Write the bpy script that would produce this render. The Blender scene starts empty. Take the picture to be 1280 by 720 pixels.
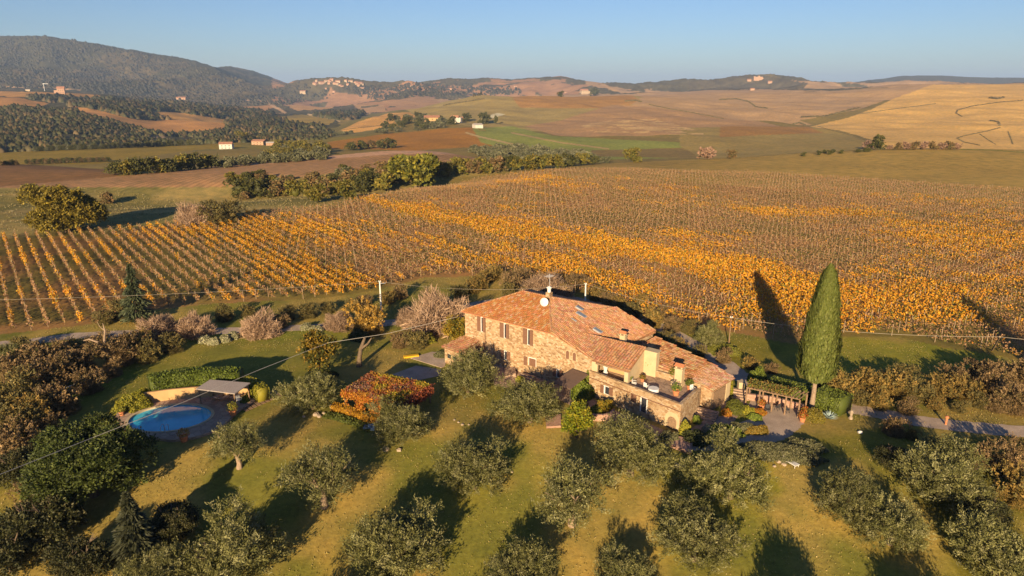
HAZE = 0.00006
import bpy, math, random
import numpy as np
from mathutils import Vector
R = math.radians
rng = np.random.default_rng(7)
random.seed(7)
scene = bpy.context.scene
COL = scene.collection

# ------------------------------------------------------------------ camera
H = 38.0; F = 853.33; TH = math.atan(254/853.33); CT = math.cos(TH); ST = math.sin(TH)
cam_d = bpy.data.cameras.new('camera'); cam_d.lens = 24; cam_d.sensor_width = 36
cam_d.clip_start = 0.5; cam_d.clip_end = 60000
cam = bpy.data.objects.new('camera', cam_d); COL.objects.link(cam)
cam.location = (0, 0, H); cam.rotation_euler = (math.pi/2-TH, 0, 0)
scene.camera = cam
# ------------------------------------------------------------------ light
SUN_EL = R(15.5); SUN_AZ = math.atan2(-10.8, -48.0)      # compass angle of the sun from +Y towards +X
world = bpy.data.worlds.new('World'); scene.world = world; world.use_nodes = True
wn = world.node_tree; wn.nodes.clear()
sky = wn.nodes.new('ShaderNodeTexSky'); sky.sky_type = 'NISHITA'; sky.sun_disc = False
sky.sun_elevation = SUN_EL; sky.sun_rotation = SUN_AZ
sky.air_density = 1.0; sky.dust_density = 0.25; sky.ozone_density = 2.5
bg = wn.nodes.new('ShaderNodeBackground'); bg.inputs['Strength'].default_value = 0.052
wo = wn.nodes.new('ShaderNodeOutputWorld')
tint = wn.nodes.new('ShaderNodeMix'); tint.data_type = 'RGBA'; tint.blend_type = 'MULTIPLY'; tint.inputs[0].default_value = 1; tint.inputs[7].default_value = (.56, .67, .92, 1)
wn.links.new(sky.outputs[0], tint.inputs[6]); wn.links.new(tint.outputs[2], bg.inputs[0]); wn.links.new(bg.outputs[0], wo.inputs[0])
sd = bpy.data.lights.new('sun', 'SUN'); sd.energy = 5.0; sd.angle = R(0.5); sd.color = (1.0, 0.74, 0.43)
sun = bpy.data.objects.new('sun', sd); COL.objects.link(sun)
tosun = Vector((math.sin(SUN_AZ)*math.cos(SUN_EL), math.cos(SUN_AZ)*math.cos(SUN_EL), math.sin(SUN_EL)))
sun.rotation_euler = tosun.to_track_quat('Z', 'Y').to_euler(); sun.location = (-60, -200, 120)
vs = scene.view_settings; vs.view_transform = 'Standard'; vs.look = 'None'; vs.gamma = 1; vs.use_curve_mapping = False
vs.exposure = 1.25

# ------------------------------------------------------------------ maths
def project(x, y, z):
    z = z-H; zd = y*CT-z*ST; zd = np.maximum(zd, 0.1)
    return 640+F*x/zd, 360-F*(y*ST+z*CT)/zd
def slope_z(x, y):
    # the olive grove falls away towards the viewer
    d = np.maximum(0, np.interp(x, [-60, -25, -8, 8, 16, 40, 70], [68, 69, 73, 72.5, 66.5, 65.5, 66])-y)
    return -.15*(d-3*(1-np.exp(-d/3)))
def P(px, py, z=0.0):
    '''point at height z over the garden ground, where the picture shows it'''
    u = (px-640)/F; t = (360-py)/F
    dz = -ST+t*CT; g = 0.0
    for _ in range(14):
        k = (z+g-H)/dz; g = float(slope_z(k*u, k*(CT+t*ST)))
    return Vector((k*u, k*(CT+t*ST), z+g))
def onplane(px, py, p0, d):
    """point on the vertical plane through p0 along horizontal direction d"""
    u = (px-640)/F; t = (360-py)/F
    r = Vector((u, CT+t*ST, -ST+t*CT)); n = Vector((-d[1], d[0], 0))
    k = (Vector((p0[0], p0[1], 0))).dot(n)/r.dot(n)
    return Vector((k*r.x, k*r.y, H+k*r.z))
def in_poly(px, py, poly):
    poly = np.asarray(poly, float); res = np.zeros(np.shape(px), bool); n = len(poly); j = n-1
    for i in range(n):
        xi, yi = poly[i]; xj, yj = poly[j]
        if yi != yj:
            c = ((yi > py) != (yj > py)) & (px < (xj-xi)*(py-yi)/(yj-yi)+xi)
            res ^= c
        j = i
    return res
HT = np.random.default_rng(1234).random((1024, 1024))
def hash2(ix, iy, s):
    return HT[(ix.astype(np.int64)+int(s*131)) & 1023, (iy.astype(np.int64)+int(s*57)) & 1023]
def vnoise(x, y, s=0):
    ix = np.floor(x); iy = np.floor(y); fx = x-ix; fy = y-iy
    fx = fx*fx*(3-2*fx); fy = fy*fy*(3-2*fy)
    a = hash2(ix, iy, s); b = hash2(ix+1, iy, s); c = hash2(ix, iy+1, s); d = hash2(ix+1, iy+1, s)
    return (a*(1-fx)+b*fx)*(1-fy)+(c*(1-fx)+d*fx)*fy
def fbm(x, y, s=0, o=4):
    t = 0; a = .5; n = 0
    for k in range(o):
        t = t+a*vnoise(x, y, s+k*3.3); n += a; a *= .5; x = x*2.03+17; y = y*2.03+5
    return t/n
def smooth(a, b, x):
    t = np.clip((x-a)/(b-a), 0, 1); return t*t*(3-2*t)
def lin(c):
    c = np.asarray(c, float)/255; return np.where(c <= .04045, c/12.92, ((c+.055)/1.055)**2.4)
KALB = .95                              # photo colour of a sunlit level field -> albedo
def alb(c): return np.clip(lin(c)*KALB*np.array([.93, 1.0, 1.05]), 0.01, .8)

# ------------------------------------------------------------------ terrain height
LAY = [
 (400, [(-200,203),(0,204),(150,213),(240,209),(320,200),(400,195),(500,188),(560,190),(600,200),(700,207),(780,203),(900,199),(1000,193),(1150,187),(1280,189),(1500,196)]),
 (520, [(0,214),(240,214),(400,211),(560,208),(640,204),(740,204),(800,204),(900,203),(1000,197),(1150,191),(1280,193)]),
 (750, [(0,188),(240,188),(320,186),(400,185),(480,186),(560,182),(640,181),(720,181),(800,183),(900,184),(1000,183),(1100,183),(1200,185),(1280,187)]),
 (1050, [(0,160),(100,163),(200,170),(280,172),(400,172),(480,168),(560,161),(640,161),(720,159),(800,161),(900,163),(1000,165),(1100,163),(1200,160),(1280,160)]),
 (1500, [(0,135),(100,138),(200,150),(280,158),(400,160),(440,158),(520,145),(600,139),(700,137),(800,138),(900,141),(1000,146),(1100,140),(1200,132),(1280,128)]),
 (2100, [(0,120),(100,124),(200,136),(300,146),(400,150),(470,148),(530,131),(600,122),(700,120),(760,121),(850,122),(950,125),(1050,122),(1150,114),(1280,109)]),
 (2700, [(0,113),(100,117),(200,128),(300,140),(400,143),(480,140),(560,134),(640,130),(760,126),(850,118),(950,114),(1050,112),(1150,106),(1280,104)]),
 (3300, [(0,110),(100,114),(150,119),(250,130),(350,134),(450,134),(500,129),(600,126),(760,120),(850,117),(950,113),(1050,112),(1150,111),(1280,110)]),
 (4200, [(0,85),(100,88),(200,105),(300,118),(350,122),(400,120),(500,118),(600,114),(700,116),(760,116),(850,112),(950,109),(1050,110),(1280,111)]),
 (5200, [(-300,60),(-100,50),(0,44.5),(70,44),(100,49),(150,57),(200,66),(250,77),(270,85),(300,95),(330,106),(360,107),(390,99),(430,96),(460,103),(490,106),(520,104),(560,97),(590,99),(610,97),(640,100),(660,98),(700,96),(725,103),(760,108),(780,105),(800,108),(850,106),(900,103),(930,99),(960,98),(990,102),(1010,107),(1050,111),(1280,112)]),
 (7000, [(100,112),(200,98),(260,95),(275,86),(290,84),(320,90),(355,103),(380,112),(1000,113),(1030,108),(1070,103),(1100,99),(1125,95),(1180,96),(1230,97),(1280,98),(1500,99)]),
 (12000, [(0,111),(1280,111)]), (30000, [(0,109),(1280,109)])]
LOGY = np.array([math.log(v) for v in [300]+[l[0] for l in LAY]])
def lay_z(Yv, py):
    t = (360-py)/F; return H+Yv*(t*CT-ST)/(CT+t*ST)
PXT = np.arange(-600, 1901, 10.0)
ZT = np.array([np.zeros_like(PXT)]+[lay_z(Yv, np.interp(PXT, [a for a, _ in L], [b for _, b in L])) for Yv, L in LAY])
for k in range(len(ZT)):     # soften each ridge line a little
    if k not in (10, 11):
        ZT[k] = np.convolve(np.pad(ZT[k], 3, 'edge'), [1/7]*7, 'valid')
MT = np.zeros_like(ZT)
for k in range(1, len(ZT)-1):     # monotone cubic slopes (z is smooth over log distance, without overshoot)
    d0 = (ZT[k]-ZT[k-1])/(LOGY[k]-LOGY[k-1]); d1 = (ZT[k+1]-ZT[k])/(LOGY[k+1]-LOGY[k])
    MT[k] = np.where(d0*d1 > 0, 2*d0*d1/np.where(np.abs(d0+d1) < 1e-9, 1e-9, d0+d1), 0)
def height(x, y):
    x = np.asarray(x, float); y = np.asarray(y, float)
    yy = np.maximum(y, 20.0)
    px = np.clip(640+F*x/(yy*CT+11), -590, 1890)
    ly = np.log(np.clip(yy, 300, 29999)); k = np.clip(np.searchsorted(LOGY, ly, 'right')-1, 0, len(LOGY)-2)
    h = LOGY[k+1]-LOGY[k]; t = (ly-LOGY[k])/h
    f = (px-PXT[0])/10; i = np.floor(f).astype(int); w = f-i; i2 = np.minimum(i+1, len(PXT)-1)
    g = lambda A, kk: A[kk, i]*(1-w)+A[kk, i2]*w
    z0, z1, m0, m1 = g(ZT, k), g(ZT, k+1), g(MT, k)*h, g(MT, k+1)*h
    z = (2*t**3-3*t**2+1)*z0+(t**3-2*t**2+t)*m0+(-2*t**3+3*t**2)*z1+(t**3-t**2)*m1
    # creek bed that runs behind the vineyard on the left, from far right to near left
    cy = 300+0.42*(x+20); dc = np.abs(y-cy)/28
    z = z-5.0*np.exp(-dc*dc)*smooth(30, -40, x)*smooth(-180, -120, x)
    z = z+slope_z(x, y)
    z = z+(fbm(x/60, y/60, 3)-.5)*1.6*smooth(120, 200, y)*(1-smooth(280, 330, y)*0.5)
    z = z+(fbm(x/260, y/260, 5)-.5)*np.clip((y-420)/700, 0, 1)*10+(fbm((x+y*.4)/150, (y-x*.3)/330, 7, 3)-.5)*np.clip((y-560)/600, 0, 1)*26*smooth(3600, 2200, y)
    mt = smooth(2900, 4200, y)
    rg = 1-np.abs(2*fbm(x/900+3, y/1300, 9, 4)-1)
    z = z+(rg-.75)*170*mt*smooth(5400, 4600, y)+(fbm(x/220, y/260, 11)-.5)*30*mt
    return z
def hit(px, py, ymax=15000):
    """where the line of sight of the reference picture's pixel meets the terrain (used once, to survey positions)"""
    u = (px-640)/F; t = (360-py)/F; d = np.array([u, CT+t*ST, -ST+t*CT])
    Y = np.exp(np.linspace(math.log(25), math.log(ymax), 3500)); k = Y/d[1]
    x = k*d[0]; z = H+k*d[2]; g = height(x, Y); i = np.argmax(z < g)
    if not (z < g).any(): i = len(Y)-1
    return Vector((x[i], Y[i], g[i]))

# ------------------------------------------------------------------ mesh + object helpers
MATS = {}
def new_mesh(name, v, f, col=None, smooth_=False):
    me = bpy.data.meshes.new(name)
    v = np.ascontiguousarray(v, np.float32)
    if isinstance(f, np.ndarray):
        nf, k = f.shape
        me.vertices.add(len(v)); me.vertices.foreach_set('co', v.ravel())
        me.loops.add(nf*k); me.loops.foreach_set('vertex_index', f.astype(np.int32).ravel())
        me.polygons.add(nf); me.polygons.foreach_set('loop_start', np.arange(0, nf*k, k, dtype=np.int32))
        me.polygons.foreach_set('loop_total', np.full(nf, k, np.int32))
    else:
        me.from_pydata([tuple(map(float, p)) for p in v], [], f)
    if smooth_: me.polygons.foreach_set('use_smooth', np.ones(len(me.polygons), bool))
    if col is not None:
        a = me.attributes.new('Col', 'FLOAT_COLOR', 'POINT')
        c = np.ones((len(v), 4), np.float32); c[:, :np.shape(col)[1]] = col
        a.data.foreach_set('color', c.ravel())
    me.update(calc_edges=True)
    return me
def link(name, me, mat=None, parent=None, loc=None, rz=0, sc=None):
    o = bpy.data.objects.new(name, me); COL.objects.link(o)
    if mat is not None and me is not None and len(me.materials) == 0: me.materials.append(mat)
    if parent is not None: o.parent = parent
    if loc is not None: o.location = loc
    if rz: o.rotation_euler = (0, 0, rz)
    if sc is not None: o.scale = sc if hasattr(sc, '__len__') else (sc, sc, sc)
    return o
def tag(o, label=None, cat=None, group=None, kind=None):
    if label: o['label'] = label
    if cat: o['category'] = cat
    if group: o['group'] = group
    if kind: o['kind'] = kind
    return o
def thing(name, label, cat, loc=(0, 0, 0), rz=0, group=None):
    o = bpy.data.objects.new(name, None); COL.objects.link(o); o.empty_display_size = .3
    o.location = loc; o.rotation_euler = (0, 0, rz)
    return tag(o, label, cat, group)
class MB:
    """collects boxes, tubes, polygons; built as ONE mesh"""
    def __init__(s): s.v = []; s.f = []; s.c = []
    def add(s, v, f, c=None):
        o = len(s.v); s.v += [tuple(p) for p in v]; s.f += [tuple(i+o for i in q) for q in f]
        s.c += [tuple(c) if c is not None else (1, 1, 1)]*len(v)
    def poly(s, pts, c=None): s.add(pts, [tuple(range(len(pts)))], c)
    def prism(s, base, z0, z1, c=None):
        """base: xy list ccw; z0, z1 scalars or lists"""
        n = len(base); a0 = z0 if hasattr(z0, '__len__') else [z0]*n; a1 = z1 if hasattr(z1, '__len__') else [z1]*n
        v = [(p[0], p[1], a0[i]) for i, p in enumerate(base)]+[(p[0], p[1], a1[i]) for i, p in enumerate(base)]
        f = [tuple(range(n-1, -1, -1)), tuple(range(n, 2*n))]+[(i, (i+1) % n, n+(i+1) % n, n+i) for i in range(n)]
        s.add(v, f, c)
    def box(s, c, sz, rz=0, col=None):
        hx, hy, hz = sz[0]/2, sz[1]/2, sz[2]/2; cs, sn = math.cos(rz), math.sin(rz)
        b = [(c[0]+x*cs-y*sn, c[1]+x*sn+y*cs) for x, y in ((-hx, -hy), (hx, -hy), (hx, hy), (-hx, hy))]
        s.prism(b, c[2]-hz, c[2]+hz, col)
    def tube(s, pts, rad, n=7, c=None, cap=True):
        pts = [Vector(p) for p in pts]; rad = rad if hasattr(rad, '__len__') else [rad]*len(pts)
        v = []; ref = Vector((0.31, 0.17, .93))
        for i, p in enumerate(pts):
            d = (pts[min(i+1, len(pts)-1)]-pts[max(i-1, 0)]).normalized()
            a = d.cross(ref)
            if a.length < .1: a = d.cross(Vector((1, 0, 0)))
            a.normalize(); b = d.cross(a)
            for k in range(n):
                t = 2*math.pi*k/n; v.append(p+(a*math.cos(t)+b*math.sin(t))*rad[i])
        f = [(i*n+k, i*n+(k+1) % n, (i+1)*n+(k+1) % n, (i+1)*n+k) for i in range(len(pts)-1) for k in range(n)]
        if cap: f += [tuple(range(n-1, -1, -1)), tuple(range((len(pts)-1)*n, len(pts)*n))]
        s.add(v, f, c)
    def lathe(s, prof, c=(0, 0, 0), n=14, col=None):
        v = [(c[0]+r*math.cos(2*math.pi*k/n), c[1]+r*math.sin(2*math.pi*k/n), c[2]+z) for r, z in prof for k in range(n)]
        f = [(i*n+k, i*n+(k+1) % n, (i+1)*n+(k+1) % n, (i+1)*n+k) for i in range(len(prof)-1) for k in range(n)]
        s.add(v, f, col)
    def build(s, name, mat, parent=None, loc=None, rz=0, smooth_=False):
        me = new_mesh(name, np.array([tuple(p) for p in s.v], float), s.f, np.array(s.c, float), smooth_)
        return link(name, me, mat, parent, loc, rz)
def single(mb, name, mat, label, cat, group=None, kind=None, loc=None):
    o = mb.build(name, mat, loc=loc); return tag(o, label, cat, group, kind)

LMK = [('the white goal frame', 85, 493), ('the dead forked trunk', 133, 435), ('the left edge', 0, 470), ('the big dark broadleaf tree', 60, 560), ('the drooping conifer', 170, 372), ('the curving track', 60, 425),
 ('the cypress foot', 1030, 490), ('the orange marker post', 1183, 520), ('the leaning pole', 1245, 440), ('the right edge', 1280, 520), ('the broad hedge end', 1070, 505), ('the drive bend', 1110, 520), ('the two bare bushes', 220, 400),
 ('the white utility pole', 477, 385), ('the fan shaped bare bush', 545, 376), ('the farmhouse chimney', 690, 360), ('the silvery olive', 890, 425), ('the slim grass pole', 911, 420), ('the low tiled roof', 850, 430), ('the rail fence', 180, 450), ('the big lower right olive', 1180, 590), ('the cypress shadow', 960, 400), ('the grass strip', 1120, 430)]
def near_lm(px, py):
    d, n, x, y = min((math.hypot(px-a, (py-b_)*1.4), nm, a, b_) for nm, a, b_ in LMK)
    dx, dy = px-x, (py-y)*1.6
    return ('left of ' if dx < 0 else 'right of ')+n if abs(dx) > abs(dy) else ('behind ' if dy < 0 else 'in front of ')+n
# ------------------------------------------------------------------ materials
def nt(name):
    m = bpy.data.materials.new(name); m.use_nodes = True; t = m.node_tree; b = t.nodes['Principled BSDF']
    b.inputs['Roughness'].default_value = .85; b.inputs['Specular IOR Level'].default_value = .2
    return m, t, b
def N(t, ty, **kw):
    n = t.nodes.new(ty)
    for k, v in kw.items():
        if k in n.inputs.keys(): n.inputs[k].default_value = v
        else: setattr(n, k, v)
    return n
def ramp(t, src, stops):
    r = t.nodes.new('ShaderNodeValToRGB'); e = r.color_ramp.elements
    while len(e) < len(stops): e.new(.5)
    for el, (p, c) in zip(e, stops): el.position = p; el.color = (c[0], c[1], c[2], 1) if hasattr(c, '__len__') else (c, c, c, 1)
    t.links.new(src, r.inputs[0]); return r
def mixc(t, a, b, f, mode='MIX'):
    m = t.nodes.new('ShaderNodeMix'); m.data_type = 'RGBA'; m.blend_type = mode
    for i, v in ((6, a), (7, b), (0, f)):
        if hasattr(v, 'links'): t.links.new(v, m.inputs[i])
        elif i == 0: m.inputs[0].default_value = v
        else: m.inputs[i].default_value = (*v[:3], 1)
    return m.outputs[2]
def noise(t, scale, detail=4, vec=None, dist=0, rough=.55):
    n = N(t, 'ShaderNodeTexNoise', Scale=scale, Detail=detail, Distortion=dist, Roughness=rough)
    if vec is not None: t.links.new(vec, n.inputs['Vector'])
    return n
def geo_pos(t): return t.nodes.new('ShaderNodeNewGeometry').outputs['Position']
def simple(name, c, rough=.8, var=.12, scale=6., metal=0, spec=.2, bump=0):
    m, t, b = nt(name); b.inputs['Roughness'].default_value = rough; b.inputs['Metallic'].default_value = metal
    b.inputs['Specular IOR Level'].default_value = spec
    tc = N(t, 'ShaderNodeTexCoord'); n = noise(t, scale, 5, tc.outputs['Object'])
    c = np.array(c)
    r = ramp(t, n.outputs[0], [(.25, tuple(c*(1-var*2))), (.5, tuple(c)), (.75, tuple(np.clip(c*(1+var*1.6), 0, 1)))])
    t.links.new(r.outputs[0], b.inputs['Base Color'])
    if bump:
        bp = N(t, 'ShaderNodeBump', Strength=bump, Distance=.05); t.links.new(n.outputs[0], bp.inputs['Height']); t.links.new(bp.outputs[0], b.inputs['Normal'])
    return m
# foliage: colour of each leaf clump comes from the mesh, a slight shift per tree
m, t, b = nt('foliage'); MATS['leaf'] = m
at = N(t, 'ShaderNodeAttribute', attribute_name='Col'); oi = t.nodes.new('ShaderNodeObjectInfo')
hs = N(t, 'ShaderNodeHueSaturation', Saturation=1.0)
mr = N(t, 'ShaderNodeMapRange'); mr.inputs[3].default_value = .86; mr.inputs[4].default_value = 1.14
t.links.new(oi.outputs['Random'], mr.inputs[0]); t.links.new(mr.outputs[0], hs.inputs['Value'])
t.links.new(at.outputs['Color'], hs.inputs['Color']); t.links.new(hs.outputs[0], b.inputs['Base Color'])
b.inputs['Roughness'].default_value = .6; b.inputs['Specular IOR Level'].default_value = .25
tr = N(t, 'ShaderNodeBsdfTranslucent'); ms = N(t, 'ShaderNodeMixShader', Fac=.22)
t.links.new(hs.outputs[0], tr.inputs[0]); t.links.new(b.outputs[0], ms.inputs[1]); t.links.new(tr.outputs[0], ms.inputs[2])
t.links.new(ms.outputs[0], t.nodes['Material Output'].inputs[0])
MATS['bark'] = simple('bark', (.12, .088, .06), .9, .25, 5, bump=.4)
MATS['palebark'] = simple('pale_bark', (.25, .185, .13), .9, .2, 5, bump=.4)
# stone wall
def stone(name, cols, mort, sc=2.6, mix=.5):
    m, t, b = nt(name); tc = N(t, 'ShaderNodeTexCoord')
    mp = N(t, 'ShaderNodeMapping'); mp.inputs['Scale'].default_value = (1, 1, 1.7); t.links.new(tc.outputs['Object'], mp.inputs[0])
    w = noise(t, 1.2, 3, tc.outputs['Object']); ad = N(t, 'ShaderNodeVectorMath', operation='ADD')
    sc_ = N(t, 'ShaderNodeVectorMath', operation='SCALE'); sc_.inputs['Scale'].default_value = .35
    t.links.new(w.outputs[1], sc_.inputs[0]); t.links.new(mp.outputs[0], ad.inputs[0]); t.links.new(sc_.outputs[0], ad.inputs[1])
    v = N(t, 'ShaderNodeTexVoronoi', Scale=sc); t.links.new(ad.outputs[0], v.inputs['Vector'])
    e = N(t, 'ShaderNodeTexVoronoi', Scale=sc, feature='DISTANCE_TO_EDGE'); t.links.new(ad.outputs[0], e.inputs['Vector'])
    sp = N(t, 'ShaderNodeSeparateColor'); t.links.new(v.outputs['Color'], sp.inputs[0])
    r = ramp(t, sp.outputs[0], [(i/(len(cols)-1), c) for i, c in enumerate(cols)]); r.color_ramp.interpolation = 'CONSTANT'
    er = ramp(t, e.outputs[0], [(.02, 0), (.07, 1)])
    c = mixc(t, mort, r.outputs[0], er.outputs[0])
    n2 = noise(t, .35, 4, tc.outputs['Object']); rr = ramp(t, n2.outputs[0], [(.35, (.82, .8, .76)), (.65, (1.08, 1.05, 1.0))])
    c = mixc(t, c, rr.outputs[0], 1.0, 'MULTIPLY')
    t.links.new(c, b.inputs['Base Color'])
    bp = N(t, 'ShaderNodeBump', Strength=.6, Distance=.06); t.links.new(er.outputs[0], bp.inputs['Height']); t.links.new(bp.outputs[0], b.inputs['Normal'])
    return m
MATS['stone'] = stone('rubble_stone_wall', [(.36, .255, .15), (.42, .31, .20), (.25, .16, .09), (.38, .28, .175), (.45, .36, .26), (.31, .20, .115), (.40, .29, .18)], (.42, .31, .20), 2.7)
MATS['paving'] = stone('stone_paving', [(.36, .26, .20), (.40, .30, .23), (.32, .23, .18), (.43, .33, .26)], (.27, .2, .15), 1.3)
MATS['plaster'] = simple('cream_plaster', (.44, .35, .22), .9, .06, 1.4)
MATS['ochre'] = simple('ochre_plaster', (.42, .27, .13), .9, .07, 1.0)
MATS['white'] = simple('white_paint', (.62, .61, .58), .6, .04, 2)
MATS['shutter'] = simple('brown_shutter_paint', (.16, .085, .055), .6, .15, 8)
MATS['wood'] = simple('weathered_wood', (.22, .145, .09), .85, .22, 7, bump=.3)
MATS['post'] = simple('grey_post', (.27, .20, .13), .85, .15, 3)
MATS['darkmetal'] = simple('dark_metal', (.05, .05, .055), .5, .1, 3)
MATS['steel'] = simple('pale_metal', (.45, .46, .48), .45, .08, 3, metal=.4)
MATS['cable'] = simple('pale_cable', (.34, .30, .25), .6, .03, 1)
MATS['terracotta'] = simple('terracotta', (.42, .17, .08), .8, .15, 5)
MATS['brickslab'] = stone('brick_landing', [(.40, .24, .19), (.45, .28, .22), (.36, .21, .16), (.48, .31, .25)], (.42, .31, .24), 4)
MATS['reed'] = simple('reed_roofing', (.25, .22, .21), .9, .15, 9, bump=.3)
MATS['canopy'] = simple('brown_awning_cloth', (.15, .10, .075), .85, .08, 2)
MATS['rock'] = simple('limestone_rock', (.30, .24, .18), .9, .15, 3, bump=.4)
m, t, b = nt('window_glass'); b.inputs['Base Color'].default_value = (.03, .035, .045, 1); b.inputs['Roughness'].default_value = .12; b.inputs['Specular IOR Level'].default_value = .6; MATS['glass'] = m
m, t, b = nt('skylight_glass'); b.inputs['Base Color'].default_value = (.16, .19, .23, 1); b.inputs['Roughness'].default_value = .25; b.inputs['Specular IOR Level'].default_value = .6; MATS['skyglass'] = m
m, t, b = nt('pool_water'); MATS['water'] = m
b.inputs['Base Color'].default_value = (.02, .22, .40, 1); b.inputs['Roughness'].default_value = .06; b.inputs['Specular IOR Level'].default_value = .5
tc = N(t, 'ShaderNodeTexCoord'); n = noise(t, 3, 3, tc.outputs['Object']); bp = N(t, 'ShaderNodeBump', Strength=.08, Distance=.05); t.links.new(n.outputs[0], bp.inputs['Height']); t.links.new(bp.outputs[0], b.inputs['Normal'])
n = noise(t, .3, 2, tc.outputs['Object']); r = ramp(t, n.outputs[0], [(.35, (.02, .30, .48)), (.65, (.05, .44, .62))]); t.links.new(r.outputs[0], b.inputs['Base Color'])
# tiles
m, t, b = nt('clay_roof_tiles'); MATS['tile'] = m
at = N(t, 'ShaderNodeAttribute', attribute_name='Col'); pos = geo_pos(t)
n = noise(t, .35, 5, pos); r = ramp(t, n.outputs[0], [(.42, 0), (.62, 1)])
c = mixc(t, at.outputs['Color'], (.50, .19, .045), 0.0)
mm = N(t, 'ShaderNodeMath', operation='MULTIPLY'); mm.inputs[1].default_value = .22; t.links.new(r.outputs[0], mm.inputs[0])
c = mixc(t, at.outputs['Color'], (.50, .23, .07), mm.outputs[0])
n2 = noise(t, 7, 4, pos); r2 = ramp(t, n2.outputs[0], [(.3, .6), (.7, 1.25)]); c = mixc(t, c, r2.outputs[0], 1.0, 'MULTIPLY')
t.links.new(c, b.inputs['Base Color']); b.inputs['Roughness'].default_value = .9
# roads
m, t, b = nt('gravel'); MATS['gravel'] = m
pos = geo_pos(t); n = noise(t, .6, 5, pos); n2 = noise(t, 9, 4, pos)
r = ramp(t, n.outputs[0], [(.3, (.29, .225, .175)), (.7, (.43, .34, .265))]); r2 = ramp(t, n2.outputs[0], [(.3, .75), (.7, 1.2)])
t.links.new(mixc(t, r.outputs[0], r2.outputs[0], 1.0, 'MULTIPLY'), b.inputs['Base Color'])
# ground
m, t, b = nt('fields'); MATS['ground'] = m
at = N(t, 'ShaderNodeAttribute', attribute_name='Col'); pos = geo_pos(t)
n0 = noise(t, 2.2, 8, pos, rough=.75); r0 = ramp(t, n0.outputs[0], [(.3, .74), (.7, 1.36)])
n1 = noise(t, .22, 5, pos, rough=.6); r1 = ramp(t, n1.outputs[0], [(.32, (.74, .80, .78)), (.5, (1, 1, .98)), (.68, (1.28, 1.18, 1.08))])
n2 = noise(t, .02, 5, pos); r2 = ramp(t, n2.outputs[0], [(.3, .85), (.7, 1.14)])
c = mixc(t, at.outputs['Color'], r0.outputs[0], 1.0, 'MULTIPLY'); c = mixc(t, c, r1.outputs[0], 1.0, 'MULTIPLY'); c = mixc(t, c, r2.outputs[0], 1.0, 'MULTIPLY')
# crop rows where the attribute's alpha says so
mp = N(t, 'ShaderNodeMapping'); mp.inputs['Rotation'].default_value = (0, 0, R(8)); t.links.new(pos, mp.inputs[0])
wv = N(t, 'ShaderNodeTexWave', Scale=.12, Distortion=.6, Detail=2); wv.inputs['Detail Scale'].default_value = .3; t.links.new(mp.outputs[0], wv.inputs[0])
rw = ramp(t, wv.outputs[1], [(.2, .86), (.7, 1.06)]); al = N(t, 'ShaderNodeMath', operation='SUBTRACT'); al.inputs[0].default_value = 1.0
t.links.new(at.outputs['Alpha'], al.inputs[1])
cw = mixc(t, c, rw.outputs[0], 1.0, 'MULTIPLY'); c = mixc(t, c, cw, al.outputs[0])
t.links.new(c, b.inputs['Base Color']); b.inputs['Roughness'].default_value = .95; b.inputs['Specular IOR Level'].default_value = .08
bp = N(t, 'ShaderNodeBump', Strength=.5, Distance=.12); t.links.new(n0.outputs[0], bp.inputs['Height']); t.links.new(bp.outputs[0], b.inputs['Normal'])

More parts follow.
